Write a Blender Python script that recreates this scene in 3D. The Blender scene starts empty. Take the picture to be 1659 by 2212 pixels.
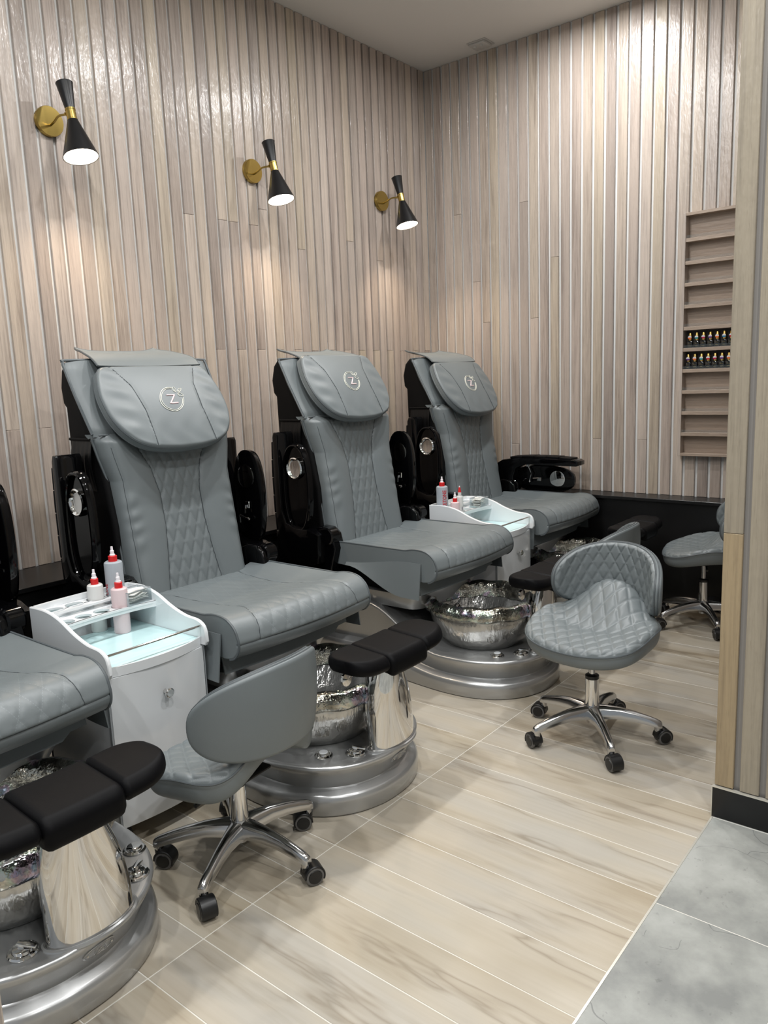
import bpy, bmesh, math, random
import numpy as np
from mathutils import Matrix, Vector
random.seed(7); np.random.seed(7)
SC = bpy.context.scene
COL = SC.collection
PI = math.pi

# ------------------------------------------------------------------ camera
def cam_axes(p, y, r):
    f = Vector((math.cos(p)*math.cos(y), math.cos(p)*math.sin(y), -math.sin(p)))
    r0 = f.cross(Vector((0, 0, 1))).normalized(); u0 = r0.cross(f)
    return math.cos(r)*r0 + math.sin(r)*u0, -math.sin(r)*r0 + math.cos(r)*u0, f
cd = bpy.data.cameras.new('camera'); cam = bpy.data.objects.new('camera', cd); COL.objects.link(cam)
rr, uu, ff = cam_axes(math.radians(9.7313), math.radians(39.2984), math.radians(-2.2548))
cam.matrix_world = Matrix(((rr[0], uu[0], -ff[0], -5.0936), (rr[1], uu[1], -ff[1], -3.6235), (rr[2], uu[2], -ff[2], 1.5128), (0, 0, 0, 1)))
cd.sensor_fit = 'VERTICAL'; cd.sensor_height = 24.0; cd.lens = 1671.5/2212*24.0; cd.clip_start = 0.05
SC.camera = cam

# ------------------------------------------------------------------ world, exposure
w = bpy.data.worlds.new('world'); SC.world = w; w.use_nodes = True
w.node_tree.nodes['Background'].inputs[0].default_value = (0.86, 0.93, 1.0, 1)
w.node_tree.nodes['Background'].inputs[1].default_value = 0.38
vs = SC.view_settings
vs.view_transform = 'Standard'; vs.look = 'None'; vs.gamma = 1.0; vs.use_curve_mapping = False
vs.exposure = 0.0
SC.cycles.max_bounces = 8; SC.cycles.diffuse_bounces = 4; SC.cycles.glossy_bounces = 4
SC.cycles.transmission_bounces = 6; SC.cycles.transparent_max_bounces = 8
SC.cycles.caustics_reflective = False; SC.cycles.caustics_refractive = False
SC.cycles.sample_clamp_indirect = 6.0
DOWNLIGHT_W = 27.0
DOWNLIGHT_COL = (0.99, 0.99, 0.985)
SCONCE_W = 5.0
CEIL = 3.758

# ------------------------------------------------------------------ materials
def lin(c):
    return tuple(((v/255.0)/12.92 if v <= 10.3 else (((v/255.0)+0.055)/1.055)**2.4) for v in c) + (1.0,)
class NT:
    def __init__(s, m): s.t = m.node_tree; s.b = s.t.nodes['Principled BSDF']
    def n(s, typ, **kw):
        x = s.t.nodes.new(typ)
        for k, v in kw.items():
            if k.startswith('i_'):
                key = k[2:]; key = int(key) if key.isdigit() else key.replace('_', ' ')
                x.inputs[key].default_value = v
            else: setattr(x, k, v)
        return x
    def l(s, a, b): s.t.links.new(a, b)
    def math(s, op, a, b=None, c=None):
        x = s.t.nodes.new('ShaderNodeMath'); x.operation = op
        for i, v in enumerate((a, b, c)):
            if v is None: continue
            if isinstance(v, (int, float)): x.inputs[i].default_value = v
            else: s.l(v, x.inputs[i])
        return x.outputs[0]
    def mix(s, fac, a, b):
        x = s.t.nodes.new('ShaderNodeMix'); x.data_type = 'RGBA'
        for k, v in ((0, fac), (6, a), (7, b)):
            if isinstance(v, (int, float, tuple)): x.inputs[k].default_value = v
            else: s.l(v, x.inputs[k])
        return x.outputs[2]
    def ramp(s, fac, stops):
        x = s.t.nodes.new('ShaderNodeValToRGB'); cr = x.color_ramp
        while len(cr.elements) < len(stops): cr.elements.new(0.5)
        for e, (p, c) in zip(cr.elements, stops): e.position = p; e.color = c
        s.l(fac, x.inputs[0]); return x.outputs[0]
    def noise(s, vec, scale, detail=3.0, rough=0.5):
        x = s.n('ShaderNodeTexNoise'); x.inputs['Scale'].default_value = scale; x.inputs['Detail'].default_value = detail
        x.inputs['Roughness'].default_value = rough
        if vec is not None: s.l(vec, x.inputs['Vector'])
        return x.outputs[0]
    def bump(s, h, strength, dist):
        x = s.n('ShaderNodeBump'); x.inputs['Strength'].default_value = strength; x.inputs['Distance'].default_value = dist
        s.l(h, x.inputs['Height']); s.l(x.outputs[0], s.b.inputs['Normal'])
    def coords(s, scale=(1, 1, 1), rand=True, rot=(0, 0, 0)):
        tc = s.n('ShaderNodeTexCoord'); mp = s.n('ShaderNodeMapping'); mp.inputs['Scale'].default_value = scale
        mp.inputs['Rotation'].default_value = rot
        s.l(tc.outputs['Object'], mp.inputs[0]); out = mp.outputs[0]
        if rand:
            oi = s.n('ShaderNodeObjectInfo'); m3 = s.n('ShaderNodeVectorMath', operation='SCALE'); m3.inputs[0].default_value = (37.0, 91.0, 53.0)
            s.l(oi.outputs['Random'], m3.inputs['Scale'])
            ad = s.n('ShaderNodeVectorMath', operation='ADD'); s.l(out, ad.inputs[0]); s.l(m3.outputs[0], ad.inputs[1]); out = ad.outputs[0]
        return out
    def rnd(s): return s.n('ShaderNodeObjectInfo').outputs['Random']
def mat(name, col, rough=0.5, metal=0.0, coat=0.0, spec=None, **kw):
    m = bpy.data.materials.new(name); m.use_nodes = True; b = m.node_tree.nodes['Principled BSDF']
    b.inputs['Base Color'].default_value = lin(col); b.inputs['Roughness'].default_value = rough; b.inputs['Metallic'].default_value = metal
    b.inputs['Coat Weight'].default_value = coat; b.inputs['Coat Roughness'].default_value = 0.05
    if spec is not None: b.inputs['Specular IOR Level'].default_value = spec
    for k, v in kw.items(): b.inputs[k.replace('_', ' ')].default_value = v
    m.diffuse_color = lin(col)
    return m
def leather(name, col, rough=0.42, stitch=None):
    m = mat(name, col, rough); t = NT(m)
    co = t.coords((1, 1, 1), False)
    h = t.math('ADD', t.math('MULTIPLY', t.noise(co, 420.0, 2.0), 0.35), t.noise(co, 26.0, 2.0))
    t.bump(h, 0.10, 0.004)
    c = t.mix(t.math('MULTIPLY', t.noise(co, 9.0, 3.0), 0.5), lin(col), lin(tuple(int(v*0.93) for v in col)))
    if stitch:
        at = t.n('ShaderNodeAttribute', attribute_name='quv'); sp = t.n('ShaderNodeSeparateXYZ'); t.l(at.outputs['Vector'], sp.inputs[0])
        u, v, k = sp.outputs
        a = t.math('ADD', u, v); b = t.math('SUBTRACT', u, v)
        def line(p, q, wd):
            d = t.math('ABSOLUTE', t.math('SUBTRACT', p, t.math('ROUND', p)))
            on = t.math('LESS_THAN', d, wd)
            dash = t.math('LESS_THAN', t.math('FRACT', t.math('MULTIPLY', q, 9.0)), 0.58)
            return t.math('MULTIPLY', on, dash)
        s = t.math('MAXIMUM', line(a, b, 0.015), line(b, a, 0.015))
        s = t.math('MULTIPLY', s, t.math('GREATER_THAN', k, 0.5))
        c = t.mix(t.math('MULTIPLY', s, 0.34), c, lin(stitch))
    t.l(c, t.b.inputs['Base Color'])
    return m
GREY = (110, 117, 119)
M = {}
M['leather'] = leather('grey leatherette', GREY)
M['quilt'] = leather('grey quilted leatherette', GREY, 0.42, (146, 154, 156))
M['piping'] = mat('grey piping', (82, 88, 91), 0.45)
M['seam'] = mat('dark seam thread', (66, 71, 74), 0.6)
M['stitch'] = mat('pale grey thread', (178, 186, 188), 0.7)
M['blackleather'] = leather('black leatherette', (9, 9, 11), 0.50)
M['blackleather'].node_tree.nodes['Principled BSDF'].inputs['Specular IOR Level'].default_value = 0.10
M['gloss'] = mat('black gloss lacquer', (4, 4, 5), 0.08, spec=0.32)
M['blackfabric'] = mat('black shell fabric', (7, 7, 8), 0.62, spec=0.15)
M['pocket'] = mat('black satin pocket fabric', (7, 7, 8), 0.40, spec=0.3)
M['blackplastic'] = mat('black plastic', (15, 15, 16), 0.38)
M['chrome'] = mat('chrome', (222, 221, 219), 0.05, 1.0)
M['steel'] = mat('polished aluminium', (196, 196, 196), 0.16, 1.0)
M['dark'] = mat('dark metal', (30, 30, 31), 0.4, 0.6)
M['white'] = mat('white gloss lacquer', (226, 229, 231), 0.14, coat=0.3)
M['greyedge'] = mat('grey edge trim', (150, 155, 158), 0.35)
M['red'] = mat('red plastic cap', (206, 32, 34), 0.35)
M['redprint'] = mat('red print', (190, 30, 44), 0.5)
M['purpleprint'] = mat('purple print', (86, 70, 120), 0.5)
M['nozzle'] = mat('white plastic nozzle', (236, 228, 232), 0.35)
M['thread_white'] = mat('white embroidery thread', (226, 226, 214), 0.55)
M['thread_pink'] = mat('pale pink embroidery thread', (228, 206, 208), 0.5)
M['tyre'] = mat('grey rubber tyre', (96, 95, 94), 0.55)
M['blackledge'] = mat('black satin board', (17, 17, 18), 0.33)
M['baseboard'] = mat('black laminate', (10, 11, 13), 0.28)
M['alu'] = mat('bright aluminium edge', (222, 220, 210), 0.3, 0.6)
M['ceil'] = mat('matt off-white paint', (216, 214, 210), 0.9)
M['wallpaint'] = mat('white paint', (205, 204, 200), 0.8)
M['grout'] = mat('pale grout', (216, 213, 204), 0.8)
M['sensor'] = mat('white plastic', (190, 188, 184), 0.5)
M['groove'] = mat('pale groove board', (222, 222, 220), 0.30)
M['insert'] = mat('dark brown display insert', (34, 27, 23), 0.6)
M['groove2'] = mat('grey groove board', (150, 146, 142), 0.30)
M['paper'] = mat('white paper sachet', (226, 224, 218), 0.6)
M['goldcap'] = mat('gold cap', (206, 176, 104), 0.22, 1.0)
M['blackglass'] = mat('black glass bottle', (7, 7, 8), 0.08, coat=0.5)
M['goldprint'] = mat('gold print', (150, 134, 84), 0.4, 0.5)
M['sackred'] = mat('red lever tip', (200, 40, 30), 0.4)
def glow(name, col, st):
    m = mat(name, (255, 255, 255), 0.5); b = m.node_tree.nodes['Principled BSDF']
    b.inputs['Emission Color'].default_value = col; b.inputs['Emission Strength'].default_value = st
    return m
M['bulb'] = glow('warm lit bulb', (1.0, 0.86, 0.68, 1), 16.0)
M['diffuser'] = glow('lit downlight lens', (1.0, 0.97, 0.92, 1), 9.0)
m = M['brass'] = mat('brushed brass', (172, 148, 84), 0.26, 1.0); t = NT(m)
m.node_tree.nodes['Principled BSDF'].inputs['Anisotropic'].default_value = 0.5
m = M['lampblack'] = mat('satin black lamp paint', (13, 13, 15), 0.36)
# silver paint with fine flake
m = M['silver'] = mat('silver metallic paint', (176, 177, 177), 0.30, 0.70, coat=0.6); t = NT(m)
# hammered silver glass
m = M['bowl'] = mat('crinkled silver glass', (190, 190, 188), 0.18, 0.75, coat=0.6); t = NT(m)
co = t.coords((1, 1, 0.30), False); h = t.math('ADD', t.noise(co, 70.0, 2.0, 0.6), t.noise(co, 30.0, 2.0))
t.bump(h, 0.36, 0.008)
t.l(t.mix(t.noise(co, 34.0, 3.0), lin((150, 150, 147)), lin((222, 222, 219))), t.b.inputs['Base Color'])
m = M['rim'] = mat('dichroic crinkled glass rim', (176, 170, 150), 0.12, 0.95, coat=0.8); t = NT(m)
co = t.coords((1, 1, 1), False); h = t.math('ADD', t.noise(co, 42.0, 2.0, 0.6), t.noise(co, 18.0, 2.0))
t.bump(h, 0.55, 0.014)
iri = t.ramp(t.noise(co, 11.0, 2.0), [(0.30, lin((150, 148, 138))), (0.45, lin((214, 212, 204))), (0.52, lin((196, 214, 204))), (0.57, lin((212, 186, 212))), (0.62, lin((170, 196, 222))), (0.70, lin((214, 212, 204)))])
dk = t.ramp(t.noise(co, 26.0, 3.0), [(0.34, lin((96, 95, 86))), (0.5, lin((186, 184, 176))), (0.64, lin((240, 239, 234)))])
mm = t.n('ShaderNodeMix', data_type='RGBA', blend_type='MULTIPLY'); mm.inputs[0].default_value = 0.75
t.l(iri, mm.inputs[6]); t.l(dk, mm.inputs[7]); t.l(mm.outputs[2], t.b.inputs['Base Color'])
# glass, acrylic, translucent bottles
m = M['aqua'] = mat('aqua tinted glass', (196, 226, 228), 0.06, coat=0.4)
m = M['acrylic'] = mat('clear acrylic', (225, 235, 238), 0.05); t = NT(m); b = t.b
tr = t.n('ShaderNodeBsdfTransparent'); tr.inputs[0].default_value = (0.97, 0.985, 0.99, 1); fr = t.n('ShaderNodeFresnel'); fr.inputs[0].default_value = 1.45
ms = t.n('ShaderNodeMixShader'); t.l(t.math('ADD', t.math('MULTIPLY', fr.outputs[0], 0.45), 0.015), ms.inputs[0]); t.l(tr.outputs[0], ms.inputs[1]); t.l(b.outputs[0], ms.inputs[2])
t.l(ms.outputs[0], t.t.nodes['Material Output'].inputs[0])
def bottle_mat(name, col, tr=0.35):
    m = mat(name, col, 0.32); b = m.node_tree.nodes['Principled BSDF']
    b.inputs['Transmission Weight'].default_value = tr; b.inputs['IOR'].default_value = 1.3
    b.inputs['Subsurface Weight'].default_value = 0.0
    return m
M['plastic_clear'] = bottle_mat('frosted clear plastic', (214, 222, 230), 0.45)
M['plastic_white'] = bottle_mat('milky plastic', (226, 226, 224), 0.15)
M['plastic_pink'] = bottle_mat('pale pink liquid plastic', (232, 208, 210), 0.15)
# timber slats
def timber(name, axis, tones, rough=0.30, grain=1.0, streak=7.0):
    m = mat(name, (170, 155, 140), rough); t = NT(m)
    st = [16.0, 16.0, 16.0]; st[axis] = 0.55
    co = t.coords(tuple(st)); co2 = t.coords(tuple(v*4.5 for v in st)); wv = t.coords(tuple((5.0 if i != axis else 0.35) for i in range(3)))
    base = t.ramp(t.rnd(), tones)
    g1 = t.noise(co, 1.0, 4.0, 0.6); g2 = t.noise(co2, 1.6, 3.0, 0.6); g3 = t.noise(wv, 1.2, 2.0)
    f = t.math('ADD', t.math('MULTIPLY', g1, 0.52), t.math('ADD', t.math('MULTIPLY', g2, 0.40), t.math('MULTIPLY', g3, 0.24)))
    f2 = t.ramp(f, [(0.44, (0.62, 0.60, 0.59, 1)), (0.55, (0.92, 0.91, 0.90, 1)), (0.66, (1.10, 1.09, 1.07, 1))])
    mm = t.n('ShaderNodeMix', data_type='RGBA', blend_type='MULTIPLY'); mm.inputs[0].default_value = min(1.0, grain)
    t.l(base, mm.inputs[6]); t.l(f2, mm.inputs[7])
    pores = t.ramp(t.noise(co2, 5.0, 2.0, 0.7), [(0.30, (0.72, 0.70, 0.68, 1)), (0.40, (1, 1, 1, 1))])
    m2 = t.n('ShaderNodeMix', data_type='RGBA', blend_type='MULTIPLY'); m2.inputs[0].default_value = 0.6
    t.l(mm.outputs[2], m2.inputs[6]); t.l(pores, m2.inputs[7]); t.l(m2.outputs[2], t.b.inputs['Base Color'])
    bw = [26.0, 26.0, 26.0]; bw[axis] = 9.0
    t.bump(t.math('ADD', t.math('MULTIPLY', g2, 0.6), t.math('MULTIPLY', t.noise(t.coords(tuple(bw)), 2.2, 2.0), 1.3)), 0.30, 0.005)
    t.l(t.b.inputs['Normal'].links[0].from_socket, t.b.inputs['Coat Normal'])
    return m
TONES = [(0.0, lin((158, 146, 139))), (0.16, lin((177, 164, 156))), (0.32, lin((184, 170, 157))), (0.46, lin((169, 158, 152))), (0.6, lin((188, 175, 166))), (0.72, lin((178, 165, 149))), (0.86, lin((182, 168, 160))), (1.0, lin((164, 151, 142)))]
def warm(c): return (c[0]*0.995, c[1]*1.002, c[2]*0.985, 1.0)
TONES = [(p, warm(c)) for p, c in TONES]
M['slat'] = timber('pale washed timber', 2, TONES, 0.30)
_b = M['slat'].node_tree.nodes['Principled BSDF']; _b.inputs['Coat Weight'].default_value = 0.26; _b.inputs['Coat Roughness'].default_value = 0.16
M['coltimber'] = timber('grey beige timber', 2, [(0.0, lin((152, 144, 127))), (0.5, lin((156, 144, 131))), (1.0, lin((150, 141, 125)))], 0.34)
M['oldoak'] = timber('yellow oak timber', 2, [(0.0, lin((156, 139, 110))), (1.0, lin((160, 142, 114)))], 0.4)
M['shelfwood'] = timber('pale oak laminate', 1, [(0.0, lin((156, 139, 124))), (1.0, lin((160, 143, 128)))], 0.45, 0.5)
# timber-look porcelain planks
m = M['plank'] = mat('timber-look porcelain', (190, 178, 158), 0.36); t = NT(m)
co = t.coords((9.0, 0.9, 9.0)); cb = t.coords((5.0, 1.4, 5.0)); cf = t.coords((70.0, 1.6, 70.0))
base = t.ramp(t.rnd(), [(0.0, lin((184, 174, 156))), (0.25, lin((172, 164, 150))), (0.5, lin((188, 178, 158))), (0.75, lin((176, 169, 157))), (1.0, lin((181, 169, 148)))])
cloud = t.ramp(t.noise(cb, 0.9, 3.0, 0.55), [(0.32, lin((174, 160, 135))), (0.5, lin((198, 189, 172))), (0.68, lin((190, 188, 182)))])
c = t.mix(0.5, base, cloud); hs = t.n('ShaderNodeHueSaturation'); hs.inputs['Saturation'].default_value = 0.98; hs.inputs['Value'].default_value = 0.90; t.l(c, hs.inputs['Color']); c = hs.outputs[0]
vein = t.ramp(t.noise(co, 1.0, 5.0, 0.62), [(0.30, (0.62, 0.58, 0.54, 1)), (0.385, (0.90, 0.88, 0.85, 1)), (0.46, (1, 1, 1, 1))])
mm = t.n('ShaderNodeMix', data_type='RGBA', blend_type='MULTIPLY'); mm.inputs[0].default_value = 0.85; t.l(c, mm.inputs[6]); t.l(vein, mm.inputs[7])
fine = t.ramp(t.noise(cf, 1.0, 2.0), [(0.3, (0.93, 0.92, 0.91, 1)), (0.6, (1, 1, 1, 1))])
m2 = t.n('ShaderNodeMix', data_type='RGBA', blend_type='MULTIPLY'); m2.inputs[0].default_value = 0.8; t.l(mm.outputs[2], m2.inputs[6]); t.l(fine, m2.inputs[7])
cw = t.coords((3.2, 0.42, 3.2)); rid = t.math('ABSOLUTE', t.math('SUBTRACT', t.noise(cw, 1.5, 4.0, 0.6), 0.5))
rv = t.ramp(rid, [(0.0, (0.70, 0.67, 0.63, 1)), (0.012, (0.86, 0.84, 0.82, 1)), (0.035, (1, 1, 1, 1))])
msk = t.ramp(t.noise(cb, 1.3, 2.0), [(0.42, (0, 0, 0, 1)), (0.56, (1, 1, 1, 1))])
m3 = t.n('ShaderNodeMix', data_type='RGBA', blend_type='MULTIPLY'); t.l(msk, m3.inputs[0]); t.l(m2.outputs[2], m3.inputs[6]); t.l(rv, m3.inputs[7])
t.l(m3.outputs[2], t.b.inputs['Base Color']); t.bump(t.noise(cf, 1.0, 2.0), 0.08, 0.003)
# concrete-look tiles
m = M['tile'] = mat('concrete-look porcelain', (166, 168, 165), 0.42); t = NT(m)
co = t.coords((1, 1, 1)); n1 = t.noise(co, 4.5, 6.0, 0.62); n2 = t.noise(co, 60.0, 3.0)
c = t.ramp(n1, [(0.32, lin((126, 128, 126))), (0.5, lin((150, 152, 148))), (0.66, lin((168, 170, 166)))])
vo = t.n('ShaderNodeTexVoronoi', feature='DISTANCE_TO_EDGE'); vo.inputs['Scale'].default_value = 3.2
ds = t.n('ShaderNodeVectorMath', operation='ADD'); nz = t.n('ShaderNodeTexNoise'); nz.inputs['Scale'].default_value = 6.0
t.l(co, nz.inputs['Vector']); sc = t.n('ShaderNodeVectorMath', operation='SCALE'); sc.inputs['Scale'].default_value = 0.35
t.l(nz.outputs['Color'], sc.inputs[0]); t.l(co, ds.inputs[0]); t.l(sc.outputs[0], ds.inputs[1]); t.l(ds.outputs[0], vo.inputs['Vector'])
crack = t.math('MULTIPLY', t.math('LESS_THAN', vo.outputs['Distance'], 0.006), t.math('GREATER_THAN', t.noise(co, 3.0, 2.0), 0.52))
c = t.mix(t.math('MULTIPLY', crack, 0.55), c, lin((92, 94, 94)))
pit = t.ramp(t.noise(co, 46.0, 2.0, 0.6), [(0.27, (0.7, 0.7, 0.7, 1)), (0.33, (1, 1, 1, 1))])
mm = t.n('ShaderNodeMix', data_type='RGBA', blend_type='MULTIPLY'); mm.inputs[0].default_value = 0.6; t.l(c, mm.inputs[6]); t.l(pit, mm.inputs[7])
t.l(mm.outputs[2], t.b.inputs['Base Color'])

# ------------------------------------------------------------------ mesh helpers: a shape is (verts Nx3, faces)
def cat(*ps):
    V = []; F = []; o = 0
    for v, f in ps:
        V.append(np.asarray(v, float)); F += [tuple(i+o for i in q) for q in f]; o += len(v)
    return np.concatenate(V), F
def xf(p, loc=(0, 0, 0), rot=(0, 0, 0), scale=1.0):
    from mathutils import Euler
    R = np.array(Euler(rot).to_matrix()); return (np.asarray(p[0], float)*scale) @ R.T + np.array(loc), p[1]
def mirror(p): return np.asarray(p[0])*np.array([-1, 1, 1]), [tuple(reversed(f)) for f in p[1]]
def build_mesh(name, p, mt, quv=None, sharp=35):
    me = bpy.data.meshes.new(name); me.from_pydata(np.asarray(p[0]).tolist(), [], [list(f) for f in p[1]])
    me.materials.append(mt)
    if quv is not None:
        at = me.attributes.new('quv', 'FLOAT_VECTOR', 'POINT'); at.data.foreach_set('vector', np.asarray(quv, np.float32).ravel())
    me.polygons.foreach_set('use_smooth', [True]*len(me.polygons))
    try: me.set_sharp_from_angle(angle=math.radians(sharp))
    except Exception: pass
    me.update(); return me
def obj(name, p, mt, parent=None, quv=None, sharp=35, kind=None, label=None):
    me = p if isinstance(p, bpy.types.Mesh) else build_mesh(name, p, mt, quv, sharp)
    o = bpy.data.objects.new(name, me); COL.objects.link(o)
    if parent: o.parent = parent
    if kind: o['kind'] = kind
    if label: o['label'] = label
    return o
def tag(o, label, cat_, group=None):
    o['label'] = label; o['category'] = cat_
    if group: o['group'] = group
    return o
def thing(name, label, cat_, loc=(0, 0, 0), rz=0.0, group=None):
    o = bpy.data.objects.new(name, None); COL.objects.link(o); o.location = loc; o.rotation_euler = (0, 0, rz); o.empty_display_size = 0.1
    return tag(o, label, cat_, group)
def dup(root, loc, rz, label, group=None, skip=(), name=None):
    r = root.copy(); COL.objects.link(r); r.location = loc; r.rotation_euler = (0, 0, rz); r['label'] = label
    if group: r['group'] = group
    for ch in list(root.children):
        if ch.name.split('.')[0] in skip: continue
        c = ch.copy(); COL.objects.link(c); c.parent = r
        for g in list(ch.children):
            d = g.copy(); COL.objects.link(d); d.parent = c
    return r
def box(sx, sy, sz, c=(0, 0, 0), bev=0.0, seg=2):
    bm = bmesh.new(); bmesh.ops.create_cube(bm, size=1.0)
    for v in bm.verts: v.co = Vector((v.co.x*sx+c[0], v.co.y*sy+c[1], v.co.z*sz+c[2]))
    if bev > 0: bmesh.ops.bevel(bm, geom=bm.edges[:], offset=bev, segments=seg, profile=0.5, affect='EDGES')
    return from_bm(bm)
def from_bm(bm):
    bm.verts.index_update(); V = np.array([v.co[:] for v in bm.verts]); F = [tuple(v.index for v in f.verts) for f in bm.faces]; bm.free(); return V, F
def prism(pts, t0, t1, plane='yz', bev=0.0, seg=2):
    # pts: 2-D polygon in the plane, extruded along the third axis from t0 to t1
    bm = bmesh.new()
    def P(a, b, t): return {'yz': (t, a, b), 'xz': (a, t, b), 'xy': (a, b, t)}[plane]
    lo = [bm.verts.new(P(a, b, t0)) for a, b in pts]; hi = [bm.verts.new(P(a, b, t1)) for a, b in pts]; n = len(pts)
    bm.faces.new(lo); bm.faces.new(list(reversed(hi)))
    for i in range(n): bm.faces.new((lo[i], hi[i], hi[(i+1) % n], lo[(i+1) % n]))
    bmesh.ops.recalc_face_normals(bm, faces=bm.faces[:])
    if bev > 0:
        es = [e for e in bm.edges if abs(({'yz': 0, 'xz': 1, 'xy': 2}[plane] == 0 and e.verts[0].co.x-e.verts[1].co.x) or ({'yz': 0, 'xz': 1, 'xy': 2}[plane] == 1 and e.verts[0].co.y-e.verts[1].co.y) or ({'yz': 0, 'xz': 1, 'xy': 2}[plane] == 2 and e.verts[0].co.z-e.verts[1].co.z) or 0) < 1e-7]
        bmesh.ops.bevel(bm, geom=es, offset=bev, segments=seg, profile=0.5, affect='EDGES')
    return from_bm(bm)
def grid_faces(nu, nv, off=0, flip=False, wrap=False):
    F = []
    for i in range(nu-1):
        for j in range(nv if wrap else nv-1):
            a = off+i*nv+j; b = off+i*nv+(j+1) % nv; c = off+(i+1)*nv+(j+1) % nv; d = off+(i+1)*nv+j
            F.append((a, d, c, b) if flip else (a, b, c, d))
    return F
def loft(rings, cap0=True, cap1=True):
    n = len(rings[0]); V = np.concatenate([np.asarray(r, float) for r in rings]); F = grid_faces(len(rings), n, 0, False, True)
    if cap0: F.append(tuple(reversed(range(n))))
    if cap1: F.append(tuple(range((len(rings)-1)*n, len(rings)*n)))
    return V, F
def lathe(prof, seg=32, c=(0, 0, 0)):
    rings = []
    for r, z in prof:
        a = np.arange(seg)*2*PI/seg; r = max(r, 1e-5)
        rings.append(np.c_[c[0]+r*np.cos(a), c[1]+r*np.sin(a), np.full(seg, c[2]+z)])
    return loft(rings)
def cyl(r, p0, p1, seg=20, r1=None):
    return tube([p0, p1], [r, r if r1 is None else r1], seg)
def tube(pts, rad, seg=8, closed=False, flat=1.0):
    P = np.asarray(pts, float); n = len(P); rad = np.full(n, rad) if np.isscalar(rad) else np.asarray(rad, float)
    T = (np.roll(P, -1, 0)-np.roll(P, 1, 0)) if closed else np.gradient(P, axis=0)
    T /= np.linalg.norm(T, axis=1)[:, None]+1e-12
    up = np.array([0, 0, 1.0]) if abs(T[0][2]) < 0.9 else np.array([1.0, 0, 0])
    rings = []; N = None
    for i in range(n):
        if N is None: N = np.cross(T[i], up)
        N = N-T[i]*(N@T[i]); N /= np.linalg.norm(N)+1e-12; B = np.cross(T[i], N)
        a = np.arange(seg)*2*PI/seg
        rings.append(P[i]+rad[i]*(np.cos(a)[:, None]*N+flat*np.sin(a)[:, None]*B))
    if closed:
        V = np.concatenate(rings); F = grid_faces(n, seg, 0, False, True)
        for j in range(seg):
            F.append(((n-1)*seg+j, (n-1)*seg+(j+1) % seg, (j+1) % seg, j))
        return V, F
    return loft(rings)
def crv(pts, n, closed=False):
    # Catmull-Rom through the points
    P = np.asarray(pts, float); m = len(P); out = []
    segs = m if closed else m-1
    for k in range(n):
        s = k*segs/(n if closed else (n-1)); i = min(int(s), segs-1); t = s-i
        g = (lambda q: P[q % m]) if closed else (lambda q: P[min(max(q, 0), m-1)])
        a, b, c, d = g(i-1), g(i), g(i+1), g(i+2)
        out.append(0.5*((2*b)+(c-a)*t+(2*a-5*b+4*c-d)*t*t+(3*b-a-3*c+d)*t**3))
    return np.array(out)
def rrect(hx, hy, r, n=6, c=(0, 0)):
    out = []
    for k, (sx, sy) in enumerate(((1, 1), (-1, 1), (-1, -1), (1, -1))):
        for i in range(n+1):
            a = (k*90+90.0*i/n)*PI/180
            out.append((c[0]+sx*(hx-r)+r*math.cos(a), c[1]+sy*(hy-r)+r*math.sin(a)))
    return out
def normals(P):
    du = np.gradient(P, axis=0); dv = np.gradient(P, axis=1); N = np.cross(du, dv); return N/(np.linalg.norm(N, axis=2)[..., None]+1e-12)
def disc(n):
    a = np.linspace(-1, 1, n+1); A, B = np.meshgrid(a, a, indexing='ij')
    return A*np.sqrt(1-B*B/2), B*np.sqrt(1-A*A/2)
def ring_idx(nu, nv):
    return [i*nv for i in range(nu)]+[(nu-1)*nv+j for j in range(1, nv)]+[i*nv+nv-1 for i in range(nu-2, -1, -1)]+[j for j in range(nv-2, 0, -1)]
def sew(top, bot):
    # two grids of one shape joined along their borders; top must face outwards with du x dv
    nu, nv = top.shape[:2]; V = np.concatenate([top.reshape(-1, 3), bot.reshape(-1, 3)]); m = nu*nv
    F = grid_faces(nu, nv, 0, True)+grid_faces(nu, nv, m, False)
    r = ring_idx(nu, nv)
    for k in range(len(r)):
        a, b = r[k], r[(k+1) % len(r)]; F.append((a, b, b+m, a+m))
    return V, F
def fix(p):
    bm = bmesh.new(); vs_ = [bm.verts.new(v) for v in p[0]]
    for f in p[1]:
        try: bm.faces.new([vs_[i] for i in f])
        except ValueError: pass
    bmesh.ops.recalc_face_normals(bm, faces=bm.faces[:]); return from_bm(bm)
def smooth01(x): x = np.clip(x, 0, 1); return x*x*(3-2*x)
def quilt(u, v, mask, depth, wd=0.07):
    a = u+v; b = u-v; g = np.minimum(np.abs(a-np.round(a)), np.abs(b-np.round(b)))
    return mask*depth*(0.62*(1-np.exp(-(g/wd)**2))+0.38*np.sin(np.clip(g*2, 0, 1)*PI/2)-0.62)

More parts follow.
